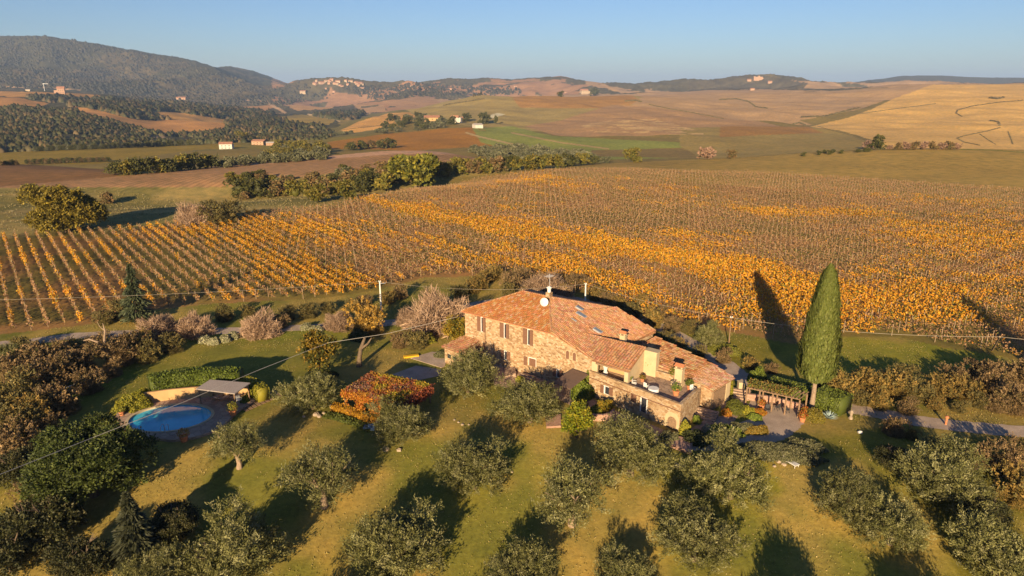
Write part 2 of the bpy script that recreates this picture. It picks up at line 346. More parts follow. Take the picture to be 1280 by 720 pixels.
# ------------------------------------------------------------------ terrain sheet
FOR = (74, 68, 44)
ZON = [ # polygon in the survey picture, distance range, colour of the field when sunlit, crop rows
 ([(-900,100),(2200,100),(2200,150),(-900,150)], 1900, 2e4, (172,136,98), 0),
 ([(-900,20),(330,20),(360,100),(430,160),(330,170),(240,190),(-900,200)], 760, 2e4, FOR, 0),
 ([(340,80),(720,80),(740,118),(540,124),(500,142),(340,142)], 2300, 2e4, (88,78,54), 0),
 ([(860,104),(940,92),(1010,104),(1000,116),(860,118)], 3400, 2e4, (92,80,56), 0),
 ([(1000,85),(1600,85),(1600,112),(1000,112)], 5300, 2e4, (86,80,66), 0),
 ([(240,165),(420,160),(440,150),(500,130),(520,140),(480,165),(400,180),(240,190)], 700, 2600, (112,100,56), 0),
 # left fields
 ([(-300,108),(60,109),(100,114),(128,120),(125,126),(60,122),(-300,118)], 1300, 2600, (180,130,66), 0),
 ([(-300,120),(20,122),(62,130),(40,134),(-300,132)], 1000, 2000, (178,126,68), 0),
 ([(88,132),(120,137),(170,150),(200,150),(265,149),(292,159),(262,166),(225,167),(190,165),(150,154),(110,145)], 900, 2200, (192,136,76), 0),
 ([(185,139),(220,140),(285,150),(282,154),(200,148)], 1000, 2600, (188,138,76), 0),
 ([(292,128),(330,124),(345,133),(330,140),(300,137)], 1400, 3400, (172,124,76), 0),
 ([(348,126),(370,120),(420,121),(430,128),(412,137),(370,139)], 1400, 3600, (182,136,86), 0),
 ([(340,147),(380,143),(420,150),(412,156),(370,156)], 1000, 2600, (152,124,56), 0),
 ([(442,131),(480,131),(482,140),(450,142)], 1500, 3600, (172,132,92), 0),
 ([(470,128),(540,120),(560,135),(520,140)], 1800, 3600, (164,124,88), 0),
 ([(425,163),(450,152),(480,142),(520,140),(515,150),(470,162),(440,167)], 900, 2300, (186,138,78), 0),
 ([(-300,194),(0,191),(120,185),(245,181),(300,178),(300,184),(240,188),(120,205),(-300,208)], 430, 950, (138,114,42), 0),
 ([(300,186),(300,178),(360,174),(420,172),(480,168),(410,178),(350,186)], 500, 1300, (128,112,52), 0),
 # middle
 ([(500,132),(545,122),(650,117),(790,117),(900,150),(760,190),(600,160),(520,145)], 1000, 2700, (158,134,80), 0),
 ([(640,121),(700,117),(790,118),(805,128),(760,136),(650,134)], 1500, 2700, (166,122,68), 0),
 ([(408,186),(410,178),(480,168),(560,160),(592,159),(640,170),(640,182),(520,188)], 560, 1300, (158,108,42), 0),
 ([(590,160),(640,158),(690,170),(850,178),(1090,180),(1090,190),(760,200),(640,190),(600,178)], 560, 1200, (134,134,62), 0),
 ([(655,158),(700,150),(765,131),(870,135),(950,152),(985,160),(850,181),(740,176),(690,168)], 900, 2300, (166,128,88), 0),
 ([(740,188),(920,182),(930,190),(900,198),(740,196)], 500, 900, (132,108,60), 0),
 ([(800,122),(1160,106),(1120,120),(1075,136),(1000,150),(1020,158),(960,158),(880,142),(790,132)], 1300, 3300, (174,138,98), 0),
 ([(850,160),(960,158),(1022,159),(1060,168),(1098,184),(1040,192),(880,200),(850,182)], 520, 1500, (150,126,70), 0),
 ([(900,158),(1010,158),(1030,166),(900,172)], 700, 1500, (156,114,60), 0),
 ([(1012,158),(1060,147),(1090,136),(1120,122),(1165,106),(1700,102),(1700,187),(1110,188),(1092,176),(1050,163)], 560, 3300, (204,160,92), 0),
 # near fields
 ([(690,209),(780,203),(900,198),(1000,192),(1150,185),(1600,180),(1600,262),(1280,243),(1150,232),(1050,224),(850,215)], 240, 460, (160,130,68), 0),
 ([(-300,203),(145,200),(147,220),(0,233),(-300,238)], 250, 440, (134,98,62), 1),
 ([(-300,238),(0,233),(147,220),(240,212),(320,203),(400,196),(500,188),(590,188),(600,198),(560,208),(430,214),(300,232),(140,240),(-300,246)], 250, 460, (158,120,84), 1),
 ([(300,204),(400,196),(500,187),(592,188),(592,193),(500,192),(400,200),(300,208)], 300, 460, (178,138,110), 0),
]
NEAR_Z = [
 ([(1030,412),(1250,440),(1250,470),(1120,462),(1030,462)], (132,128,42)),
 ([(860,425),(1010,425),(1010,462),(940,470),(900,440)], (122,112,38)),
 ([(780,395),(840,400),(930,440),(920,470),(860,440)], (112,104,34)),
 ([(150,470),(200,440),(330,425),(440,420),(440,450),(380,470),(330,520),(300,540),(140,540),(60,520)], (122,116,48)),
 ([(60,480),(170,452),(180,462),(90,510)], (94,106,34)),
 ([(240,418),(440,402),(440,425),(240,430)], (112,118,38)),
 ([(985,545),(1150,525),(1150,560),(1010,575)], (122,114,42)),
 ([(860,570),(960,575),(980,620),(880,620)], (120,116,36)),
 ([(1120,560),(1280,540),(1280,720),(1200,720)], (104,96,32)),
]
def poly_blur(px, py, poly): return in_poly(px, py, poly)
nu, nr = 1000, 1050
uu = np.linspace(-1, 1, nu); uu = .95*(uu*.8+.2*uu**3)
Yr = np.concatenate([np.linspace(-110, 20, 14)[:-1], np.linspace(20, 60, 60)[:-1], np.exp(np.linspace(math.log(60), math.log(28000), nr-72))])
nr = len(Yr)
UU, YY = np.meshgrid(uu, Yr); XX = UU*(YY+125); ZZ = height(XX, YY)
pxg, pyg = project(XX, YY, ZZ)
fo = np.zeros(XX.shape)       # forest flag
colr = np.empty(XX.shape+(3,)); colr[:] = alb((128,108,58)); row = np.zeros(XX.shape)
jx = pxg+(fbm(XX/40, YY/40, 21)-.5)*4; jy = pyg+(fbm(XX/(YY*.05+20), YY/(YY*.05+20), 23)-.5)*2.2
for poly, y0, y1, c, rw in ZON:
    mk = in_poly(jx, jy, poly) & (YY > y0) & (YY < y1)
    colr[mk] = alb(c); row[mk] = rw; fo[mk] = 1 if c == FOR else (0.55 if c == (88,78,54) else (.5 if c == (92,80,56) else 0))
# the far middle hills: woods and fields in patches
pat = fbm(XX/420, YY/600, 31, 4); mk = (fo == .55) & (pat > .53); colr[mk] = alb((162,120,86)); fo[mk] = 0
mk = (fo == 1) & (YY > 3000) & (fbm(XX/500, YY/700, 33) > .57); colr[mk] = alb((98,84,58))
mk = (fo == 0) & (YY > 2600) & (YY < 5400) & (fbm(XX/260, YY/500, 35) > .55); colr[mk] = alb((92,82,56)); fo[mk] = .5
mk = (YY < 250)
g1 = fbm(XX/9, YY/9, 41); g2 = fbm(XX/2.2, YY/2.2, 43)
near = (YY < 140)
w = smooth(.40, .66, g1)[..., None]
colr = np.where(near[..., None], alb((150,127,66))*(1-w)+alb((118,112,48))*w, colr)
NB = [(P(px, min(py, 690)) .x, P(px, min(py, 690)).y) for px, py in [(-60,425),(135,403),(190,388),(260,380),(400,373),(470,363),(530,347),(600,345),(680,358),(740,371),(790,390),(870,408),(930,418),(990,430),(1040,420),(1120,420),(1180,435),(1230,441),(1340,465)]]
FB = [(P(px, py).x, P(px, py).y) for px, py in [(-60,305),(0,298),(130,290),(200,284),(290,271),(400,263),(480,245),(545,224),(600,215),(700,211),(780,211),(850,216),(950,217),(1050,223),(1150,231),(1280,241),(1340,246)]]
VPOLY = NB+FB[::-1]
inv = in_poly(XX, YY, VPOLY)
w = smooth(.35, .65, fbm(XX/14, YY/14, 45))[..., None]
colr = np.where(inv[..., None], alb((150,112,68))*(1-w)+alb((122,106,54))*w, colr)
bare = in_poly(pxg, pyg, [(690,205),(850,212),(950,214),(1050,220),(1300,240),(1300,262),(1150,250),(1050,240),(850,228),(690,222)]) & inv
colr = np.where(bare[..., None], alb((150,128,72))*(1-w)+alb((138,124,62))*w, colr)
slope = in_poly(pxg, pyg, [(-400,236),(150,234),(300,234),(430,214),(560,208),(640,203),(640,215),(545,224),(480,245),(400,264),(290,272),(130,291),(0,299),(-400,320)]) & (YY < 420)
w = smooth(.35, .65, fbm(XX/12, YY/12, 47))[..., None]
colr = np.where(slope[..., None], alb((152,130,78))*(1-w)+alb((124,112,62))*w, colr)
for poly, c in NEAR_Z:
    mk = in_poly(pxg+(g1-.5)*22, pyg+(fbm(XX/5, YY/5, 49)-.5)*12, poly) & (YY < 130) & ~inv
    a = sum(in_poly(pxg+(fbm(XX/q_, YY/q_, 50+q_)-.5)*60, pyg+(fbm(XX/q_, YY/q_, 60+q_)-.5)*30, poly)*1.0 for q_ in (1.5, 3, 6, 11))/4*.8; a = (a*(YY < 130)*(~inv))[..., None]; mk = np.ones(XX.shape, bool); colr = np.where(mk[..., None], colr*(1-a)+alb(c)*a, colr)
# pale eroded clay on the middle hill, soft bands in the golden field
mk = in_poly(pxg, pyg, [(725,156),(760,151),(820,149),(880,165),(878,170),(800,166),(740,165)]) & (YY > 900) & (fbm(XX/28, YY/12, 51) > .55)
colr[mk] = alb((192,154,104))
mk = in_poly(pxg, pyg, [(602,147),(622,141),(632,143),(612,149)]) & (YY > 900); colr[mk] = alb((205,188,150))
gold = in_poly(pxg, pyg, ZON[26][0]) & (YY > 560)
bnd = fbm(XX/420+YY/700, YY/330, 53, 3); wv_ = smooth(.44, .60, bnd)[..., None]*.75
colr = np.where(gold[..., None], colr*(1-wv_)+alb((140,106,62))*wv_, colr)
# tracks
def paint_line(pts, wpx, c):
    for (x0, y0), (x1, y1) in zip(pts[:-1], pts[1:]):
        dx, dy = x1-x0, y1-y0; t_ = np.clip(((pxg-x0)*dx+(pyg-y0)*dy)/(dx*dx+dy*dy), 0, 1)
        mk = (np.hypot(pxg-x0-t_*dx, pyg-y0-t_*dy) < wpx) & (YY > 500); colr[mk] = alb(c)
paint_line([(333,127),(342,133),(356,141)], 1.4, (190,150,110)); paint_line([(298,125),(333,127)], .9, (180,140,105))
paint_line([(583,166),(600,171),(640,180)], 1.0, (180,150,100)); paint_line([(640,166),(700,178),(760,186)], .9, (170,140,90))
paint_line([(385,143),(420,150),(425,152)], .8, (190,160,120)); paint_line([(0,109),(60,110),(100,113)], .6, (190,150,110))
mk = in_poly(pxg, pyg, [(165,176),(172,166),(200,168),(215,176)]) & (YY > 600) & (YY < 1500); colr[mk] = alb((168,138,108)); fo[mk] = 0
# woodland canopy relief
ZZ = ZZ+np.where(fo > 0, 1, 0)*(fbm(XX/18, YY/22, 61, 3)-.4)*np.clip(YY/2600, .3, 1.6)*9
cv = fbm(XX/30, YY/45, 63, 4)[..., None]; colr = np.where((fo > 0)[..., None], colr*(.62+.8*cv), colr)
V = np.stack([XX, YY, ZZ], -1).reshape(-1, 3)
ii = (np.arange(nr-1)[:, None]*nu+np.arange(nu-1)[None, :]).ravel()
Fq = np.stack([ii, ii+1, ii+nu+1, ii+nu], 1)
c4 = np.concatenate([colr.reshape(-1, 3), (1-row.reshape(-1, 1))], 1)
link('terrain', new_mesh('terrain', V, Fq, c4, True), MATS['ground']); tag(bpy.data.objects['terrain'], kind='structure')

# ------------------------------------------------------------------ leaf clouds
def unit(n, r_): d = r_.normal(size=(n, 3)); return d/np.linalg.norm(d, axis=1, keepdims=True)
def quads(c, t, nrm, L, W):
    """leaf quads: centre, long axis, normal, half sizes"""
    s = np.cross(t, nrm); s /= np.maximum(np.linalg.norm(s, axis=1, keepdims=True), 1e-6)
    t = t*L[:, None]; s = s*W[:, None]
    v = np.stack([c-t, c+s, c+t, c-s], 1).reshape(-1, 3)
    return v, np.arange(len(c)*4).reshape(-1, 4)
def pick(cols, n, r_, jit=.18):
    cols = np.array(cols); c = cols[r_.integers(0, len(cols), n)]
    return np.clip(c*(1+r_.normal(size=(n, 1))*jit), .004, .9)
def spray_crown(seed, lobes, nspray, per, slen, leafL, leafW, cols, up=.5, outer=.55, jit=.1):
    r_ = np.random.default_rng(seed); lobes = np.array(lobes, float)
    w = lobes[:, 3]*lobes[:, 4]+lobes[:, 3]*lobes[:, 5]; k = r_.choice(len(lobes), nspray, p=w/w.sum())
    d = unit(nspray, r_); d[:, 2] = np.where(d[:, 2] < -.55, -d[:, 2], d[:, 2])
    rad = outer+(1-outer)*r_.random(nspray)**.6
    c = lobes[k, :3]+d*lobes[k, 3:6]*rad[:, None]
    ax = d+np.array([0, 0, up])+unit(nspray, r_)*.5; ax /= np.linalg.norm(ax, axis=1, keepdims=True)
    cs = pick(cols, nspray, r_)
    T = r_.random((nspray, per)); ln = slen*(.6+.8*r_.random(nspray))
    p = c[:, None, :]+ax[:, None, :]*(T*ln[:, None])[..., None]+r_.normal(size=(nspray, per, 3))*jit
    n = nspray*per; p = p.reshape(n, 3)
    t = np.repeat(ax, per, 0)+unit(n, r_)*.9; t /= np.linalg.norm(t, axis=1, keepdims=True)
    nn = unit(n, r_)+np.repeat(d, per, 0)*.6
    s = .7+.6*r_.random(n)
    v, f = quads(p, t, nn, leafL*s, leafW*s)
    cc = np.repeat(cs, per, 0)*(1+r_.normal(size=(n, 1))*.1)
    return v, f, np.repeat(np.clip(cc, .004, .9), 4, 0)
def lobes_dome(seed, n, R_, h0, h1, lr, flat=.8):
    r_ = np.random.default_rng(seed); L = [(r_.normal()*.12*R_, r_.normal()*.12*R_, (h0+h1)*.47, R_*.55, R_*.55, (h1-h0)*.36)]
    for i in range(n):
        a = 2*math.pi*(i+r_.random()*.7)/n; q = R_*(.28+.5*r_.random()); s = lr*(.6+.75*r_.random())
        L.append((q*math.cos(a), q*math.sin(a), h0+s*.7+(h1-h0-s*1.4)*r_.random(), s, s, s*flat))
    return L
def trunk_mb(seed, h, r0, n, spread, lean=0.0, twig=True):
    r_ = random.Random(seed); mb = MB()
    fork = Vector((r_.uniform(-.15, .15)+lean, r_.uniform(-.15, .15), h*.35))
    mb.tube([(0, 0, -.15), (r_.uniform(-.08, .08), r_.uniform(-.08, .08), h*.15), fork], [r0*1.35, r0, r0*.8], 8)
    for i in range(n):
        a = 2*math.pi*(i+r_.random()*.6)/n; q = spread*r_.uniform(.6, 1)
        e = Vector((q*math.cos(a), q*math.sin(a), h*r_.uniform(.75, 1)))
        mid = fork.lerp(e, .5)+Vector((r_.uniform(-.2, .2), r_.uniform(-.2, .2), r_.uniform(0, .35)))
        mb.tube([fork, mid, e], [r0*.62, r0*.38, r0*.12], 6)
        if twig:
            for _ in range(3):
                e2 = mid.lerp(e, r_.random())+Vector((r_.uniform(-1, 1), r_.uniform(-1, 1), r_.uniform(.2, 1)))*spread*.4
                mb.tube([mid.lerp(e, .3), e2], [r0*.2, r0*.06], 5)
    return mb
def to_mesh(name, mb, mat):
    me = new_mesh(name, np.array([tuple(p) for p in mb.v]), mb.f, np.array(mb.c, float)); me.materials.append(mat); return me
OLV = [(.14, .138, .045), (.105, .107, .032), (.175, .172, .062), (.078, .082, .024), (.225, .218, .10)]
def leafmesh(name, v, f, c): me = new_mesh(name, v, f, c); me.materials.append(MATS['leaf']); return me
OLIVE = []
for k in range(6):   # unit trees: radius 3.4 m, height about 5.4
    R_ = 3.7; L = lobes_dome(100+k, 11+k % 3, R_, -.1, 5.2, 1.45)+[(0, 0, 1.3, R_*.72, R_*.72, 1.2), (.8, -.6, 1.6, R_*.6, R_*.6, 1.3)]
    OLIVE.append((leafmesh('olive_crown', *spray_crown(200+k, L, 820, 38, 1.05, .12, .038, OLV, up=.75, outer=.5, jit=.13)),
                  to_mesh('olive_trunk', trunk_mb(300+k, 4.2, .28, 5, 2.1), MATS['bark'])))
SPARSE = []
for k in range(3):
    L = lobes_dome(120+k, 12, 3.6, .3, 5.0, 1.15)[1:]
    SPARSE.append((leafmesh('olive_crown', *spray_crown(220+k, L, 520, 30, 1.0, .12, .035, OLV, up=.6, outer=.35, jit=.15)),
                   to_mesh('olive_trunk', trunk_mb(320+k, 4.4, .3, 6, 2.3), MATS['palebark'])))
SCL = .90
def place_tree(kind, cx, cy, rpx, label, name='olive_tree', cat='tree', group=None, hs=1.0, R0=3.4, hc=2.7, k=None, rz=None):
    me_c, me_t = kind[random.randrange(len(kind))] if k is None else kind[k]
    p = P(cx, cy, hc); zd = p.y*CT+(H-hc)*ST; rm = rpx*zd/F; s = rm/R0*SCL
    p = P(cx, cy, hc*s*hs)
    if cy > 640: s *= 1.05
    o = thing(name, label, cat, (p.x, p.y, float(slope_z(p.x, p.y))), group=group); o.scale = (s, s, s*hs)
    o.rotation_euler = (0, 0, random.uniform(0, 6.28) if rz is None else rz)
    link('trunk', me_t, parent=o); link('crown', me_c, parent=o)
    return o
OG = 'olive trees scattered over the grassy grove'
for a in [
 (390,490,36,'round grey-green olive tree just left of the orange vine-covered pergola'),
 (503,527,38,'olive tree standing in front of the right end of the orange pergola'),
 (586,470,37,'olive tree before the tiled porch at the left farmhouse end'),
 (662,503,43,'wide olive tree in front of the farmhouse door between two shuttered windows'),
 (790,566,50,'large bushy olive tree below the terrace with the arched doorway'),
 (593,584,47,'dense round olive tree alone in the middle of the grove, dark shadow behind'),
 (915,592,54,'spreading olive tree below the curved gravel path and the rosemary bank'),
 (500,684,60,'big olive tree at the bottom edge, left of the centre of the grove'),
 (278,692,62,'big dark olive tree at the bottom edge, nearest to the pointed conifer'),
 (870,672,52,'olive tree at the bottom edge, right of the centre of the grove'),
 (1060,624,42,'full olive tree at lower right with a wide shadow behind its left side'),
 (1180,594,54,'thin leaved olive tree nearest the gravel drive at right'),
 (1116,658,42,'olive tree overlapping the right side of the full one at lower right'),
 (1250,695,54,'olive tree in the bottom right corner of the grove'),
 (200,715,44,'olive tree cut by the bottom edge, between conifer and large dark olive'),
 (780,716,36,'olive tree cut by the bottom edge with two shadows beside it'),
 (650,716,44,'dark olive tree cut by the bottom edge in the middle of the grove')]:
    place_tree(OLIVE, *a, group=OG, hs=.88)
for a in [
 (296,560,40,'half bare olive tree with a forked pale trunk beside the pool paving'),
 (402,600,54,'half bare olive tree with leaning trunk below the yellow hedge'),
 (716,622,56,'open crowned olive tree with its pale trunk showing, in the centre of the grove')]:
    place_tree(SPARSE, *a, group=OG, hs=1.0)
# outside the frame, only their shadows fall into it
for a in [(400,790,55,), (780,800,50), (1010,800,60), (610,820,60), (1180,800,55), (160,800,60)]:
    place_tree(OLIVE, *a, 'olive tree standing just below the edge of the view', group='olive trees just outside the view')
place_tree(OLIVE, 890, 420, 19, 'small silvery olive tree in the grass behind the low tiled roof', name='olive_tree')
place_tree(OLIVE, 8, 452, 24, 'grey olive tree at the left edge beside the farm track')

# big broadleaf evergreen and other garden trees
def broad(seed, R_, h0, h1, n, cols, lr=1.6, nl=14, per=14, lf=.2, outer=.7):
    L = lobes_dome(seed, nl, R_, h0, h1, lr, .85)
    return leafmesh('crown', *spray_crown(seed+1, L, n, per, .55, lf, lf*.55, cols, up=.25, outer=outer, jit=.16))
EVG = [(.045, .062, .012), (.06, .08, .016), (.034, .046, .012), (.08, .098, .022)]
def garden_tree(name, label, cx, cy, rpx, me, R0, hc, trunk, group=None, hs=1.0, cat='tree'):
    o = place_tree([(me, trunk)], cx, cy, rpx, label, name, cat, group, hs, R0, hc, 0); return o
me_e = broad(401, 5.0, .6, 7.2, 4600, EVG, 1.5, 34, 16, .13, .8)
tk = to_mesh('trunk', trunk_mb(402, 5.5, .35, 5, 2.5), MATS['bark'])
garden_tree('evergreen_oak', 'very large dark green broadleaf tree in front of the swimming pool', 112, 588, 76, me_e, 5.0, 3.0, tk, hs=.88)
DK = [(.045, .05, .018), (.06, .062, .022), (.035, .038, .015), (.08, .075, .03)]
me_d = broad(411, 3.5, .4, 5, 1500, DK, 1.2, 16, 15, .13)
for cx, cy, r_, lab in [(215,655,34,'dark rounded shrub tree to the right of the pointed conifer'), (55,650,48,'dark bushy tree below the big broadleaf tree at left'), (15,585,34,'dark bushy tree at the left edge under the white cable'),
                        (100,700,40,'dark low tree at the bottom edge left of the pointed conifer'), (12,690,42,'dark tree in the bottom left corner'), (1120,573,24,'dark green bush tree between the lawn and the gravel drive'), (1230,640,30,'dark green bush tree near the right edge of the grove')]:
    garden_tree('bushy_tree', lab, cx, cy, r_, me_d, 3.5, 2.6, tk, group='dark bushy trees around the grove edge')
# pointed conifer and deodar-like sapling
def conifer(seed, h, r, n, cols):
    r_ = np.random.default_rng(seed); z = h*(.06+.94*r_.random(n)**1.3); rr = r*(1-z/h)**.85*(.45+.6*r_.random(n)); a = r_.random(n)*6.283
    layer = .8+.35*np.sin(z*5+a*.5); rr *= layer
    c = np.stack([rr*np.cos(a), rr*np.sin(a), z-.12*rr], 1); t_ = np.stack([np.cos(a), np.sin(a), -.25+r_.normal(size=n)*.25], 1)+unit(n, r_)*.3
    t_ /= np.linalg.norm(t_, axis=1, keepdims=True); s = .7+.6*r_.random(n)
    v, f = quads(c, t_, unit(n, r_)+[0, 0, .7], .3*s, .09*s); return v, f, np.repeat(pick(cols, n, r_), 4, 0)
CN = [(.05, .055, .028), (.07, .075, .04), (.035, .04, .02)]
ctk = MB(); ctk.tube([(0, 0, -.1), (0, 0, 3), (0, 0, 6.4)], [.16, .1, .03], 7); ctk = to_mesh('trunk', ctk, MATS['bark'])
me_c = leafmesh('crown', *conifer(431, 7, 2.2, 6500, CN))
garden_tree('conifer', 'grey-green pointed conifer near the bottom left of the grove', 167, 672, 36, me_c, 2.2, 3.0, ctk)
me_c2 = leafmesh('crown', *conifer(433, 7, 2.3, 3500, [(.075, .09, .045), (.055, .07, .035)]))
garden_tree('conifer', 'dark drooping conifer at the near edge of the vineyard beside bare bushes', 168, 372, 24, me_c2, 2.3, 3.0, ctk, hs=1.1)
# yellow-green persimmon and lime-green tree
me_p = broad(441, 2.4, .6, 5.2, 520, [(.12, .10, .012), (.20, .14, .015), (.07, .075, .015), (.26, .16, .02), (.06, .07, .015)], 1.1, 10, 14, .17)
stk = to_mesh('trunk', trunk_mb(442, 3.6, .15, 4, 1.1), MATS['bark'])
garden_tree('persimmon_tree', 'yellow and green fruit tree standing alone left of the pergola lawn', 398, 442, 25, me_p, 2.4, 2.9, stk)
me_l = broad(451, 2.0, .5, 4.8, 420, [(.17, .20, .012), (.24, .24, .015), (.11, .15, .012), (.30, .26, .02)], 1.0, 9, 14, .17)
garden_tree('lime_green_tree', 'bright lime and yellow small tree at the lawn in front of the terrace wall', 721, 527, 21, me_l, 2.0, 2.4, stk)
me_y = broad(461, 2.0, .3, 3.2, 420, [(.26, .18, .015), (.16, .15, .02), (.30, .2, .02)], 1.0, 9, 14, .16)
garden_tree('yellow_shrub', 'yellow-green shrub against the left corner of the farmhouse', 572, 412, 17, me_y, 2.0, 1.8, stk, cat='shrub')
garden_tree('yellow_shrub', 'yellow climber bush on the terrace wall right of the ground floor window', 757, 508, 10, me_y, 2.0, 1.8, stk, cat='shrub')

# twiggy leafless bushes
def twiggy(seed, R_, h, n, cols, w=.03, ln=1.0):
    r_ = np.random.default_rng(seed); d = unit(n, r_); d[:, 2] = np.abs(d[:, 2])
    rad = r_.random(n)**.5; b = d*np.array([R_, R_, h])*rad[:, None]*.85
    b *= (.85+.22*np.sin(d[:, 0:1]*5+seed)*np.cos(d[:, 1:2]*4+seed)+.1*np.sin(d[:, 2:3]*9+d[:, 0:1]*7))
    t_ = d*.7+np.array([0, 0, .35])+unit(n, r_)*.8; t_ /= np.linalg.norm(t_, axis=1, keepdims=True)
    s = .5+r_.random(n); v, f = quads(b, t_, unit(n, r_), ln*.5*s, w*s); return v, f, np.repeat(pick(cols, n, r_), 4, 0)
PK = [(.36, .245, .165), (.30, .20, .13), (.42, .30, .205), (.23, .155, .10)]
BR = [(.20, .135, .065), (.16, .11, .052), (.24, .16, .075), (.12, .09, .035)]
GD = [(.36, .21, .035), (.30, .18, .035), (.24, .165, .05)]
OC = [(.23, .15, .04), (.17, .125, .035), (.12, .10, .03), (.27, .18, .05)]
GB = [(.13, .11, .04), (.10, .09, .03), (.17, .13, .04)]
TW = {}
for key, cols in (('pink', PK), ('brown', BR), ('ochre', OC), ('green', GB), ('golden', GD)):
    TW[key] = []
    for k in range(3):
        v, f, c = twiggy(500+k+len(key)*7, 3.0, 3.5, 9000, cols, .022, .75)
        if key in ('ochre', 'green', 'brown', 'golden'):
            L = lobes_dome(520+k+len(key), 9, 3.0, 0, 4.2, 1.2)
            v2, f2, c2 = spray_crown(530+k+len(key), L, 260, 12, .6, .16, .08, cols, up=.4, outer=.5)
            f = np.concatenate([f, f2+len(v)]); v = np.concatenate([v, v2]); c = np.concatenate([c, c2])
        TW[key].append(leafmesh('twiggy_bush', v, f, c))
def bush(key, cx, cy, rpx, label, name='bare_bush', group=None, hs=1.0, cat='bush'):
    hc = 1.6; p = P(cx, cy, hc); zd = p.y*CT+(H-hc)*ST; s = rpx*zd/F/3.0*(1.14 if key == 'pink' else 1); p = P(cx, cy, hc*s*hs*1.2)
    return tag(link(name, random.choice(TW[key]), loc=(p.x, p.y, float(slope_z(p.x, p.y))-.05), rz=random.uniform(0, 6.28), sc=(s, s, s*hs)), label, cat, group)
bush('pink', 198, 402, 30, 'bare pinkish-brown bush next to the drooping conifer'); bush('pink', 240, 400, 26, 'bare pinkish-brown bush, right one of the pair beside the conifer')
bush('pink', 325, 398, 28, 'rounded bare pinkish bush at the roadside left of the dirt track gap')
bush('pink', 545, 380, 46, 'large fan shaped bare pink-brown bush behind the left end of the farmhouse', hs=.85)
bush('pink', 512, 392, 20, 'low bare bush at the left foot of the large fan shaped one')
bush('pink', 685, 350, 34, 'bare pinkish tree crown rising behind the farmhouse chimney', hs=.8)
bush('golden', 457, 400, 25, 'orange-yellow half bare tree beside the white painted tree trunk', name='autumn_tree', cat='tree', hs=1.1)
bush('pink', 425, 395, 22, 'bare grey-brown bush touching the left side of the orange-yellow tree')
bush('brown', 500, 425, 14, 'brown shrub on the bank left of the porch'); bush('green', 520, 425, 16, 'green shrub on the bank left of the porch')
bush('pink', 243, 262, 26, 'pale pink leafless tree at the far edge of the left vine rows'); bush('green', 278, 268, 22, 'olive green bush beside the pale pink leafless tree')
BL = 'dense brown scrub on the left bank below the farm track'
k = 0
for cx, cy, r_, key in [(20,490,30,'green'),(60,470,28,'brown'),(100,452,26,'brown'),(40,520,28,'ochre'),(20,530,26,'green'),(75,500,26,'brown'),(110,478,20,'brown'),(150,440,24,'brown'),(170,430,20,'ochre'),(20,460,26,'brown'),(60,445,24,'brown'),(5,510,26,'green'),(10,555,30,'brown'),(140,462,14,'brown'),(185,440,18,'green'),(60,535,20,'brown'),(120,430,18,'brown'),(90,435,14,'green'),(215,430,16,'green'),(40,620,22,'brown'),(75,610,16,'ochre'),(25,430,14,'green')]:
    bush(key, cx, cy, r_, 'tangled '+{'green': 'greenish', 'brown': 'reddish-brown', 'ochre': 'orange-brown'}[key]+' scrub bush '+near_lm(cx, cy), group=BL+' '+key)
for cx, cy, r_, key in [(1050,483,24,'ochre'),(1085,478,24,'ochre'),(1120,480,24,'ochre'),(1150,490,18,'green'),(1180,484,20,'ochre'),(1210,488,20,'ochre'),(1240,478,26,'brown'),(1268,498,26,'brown'),(1225,500,14,'green'),(1100,500,16,'ochre'),(1135,508,14,'brown'),(1170,504,12,'ochre'),(1200,508,11,'green'),(1245,503,16,'brown'),(1280,470,30,'brown'),(1225,465,20,'brown'),(1130,468,16,'green'),(1190,470,16,'brown'),(1030,476,14,'ochre'),(1075,498,12,'green'),(1118,533,17,'brown'),(1165,563,16,'green'),(1226,572,20,'brown'),(1262,576,26,'brown'),(1275,610,30,'ochre'),(1200,580,16,'green'),(1140,543,10,'ochre'),(1276,562,18,'brown')]:
    bush(key, cx, cy, r_, 'tangled '+{'green': 'greenish', 'brown': 'reddish-brown', 'ochre': 'orange-yellow'}[key]+' scrub bush '+near_lm(cx, cy), group='scrub bushes along the right hand drive '+key)
for cx, cy, r_, key in [(600,352,14,'ochre'),(640,352,14,'brown'),(730,352,12,'brown'),(790,388,14,'green'),(815,398,16,'ochre'),(840,405,14,'brown'),(862,408,12,'green'),(830,425,14,'green'),(850,432,12,'ochre'),(875,440,10,'green'),(905,445,12,'brown'),(940,455,10,'ochre'),(965,460,10,'brown'),(360,392,12,'green'),(385,388,14,'green'),(350,402,12,'brown'),(280,392,14,'green'),(150,388,16,'green'),(130,398,12,'green'),(620,340,12,'ochre'),(590,358,12,'ochre'),(610,345,11,'ochre'),(650,345,13,'brown'),(665,362,11,'ochre'),(705,362,12,'ochre'),(715,352,12,'brown'),(745,368,12,'ochre'),(760,375,11,'brown'),(775,380,11,'ochre'),(575,365,12,'green'),(635,362,12,'green'),(800,378,12,'ochre'),(500,365,12,'brown'),(485,372,11,'ochre'),(440,380,11,'green'),(455,376,11,'brown'),(410,384,11,'green'),(310,388,11,'green'),(825,392,12,'brown')]:
    bush(key, cx, cy, r_, 'low '+{'green': 'green', 'brown': 'brown', 'ochre': 'golden'}[key]+' bush '+near_lm(cx, cy)+' at the foot of the vines', group='bushes on the strip below the vines '+key)

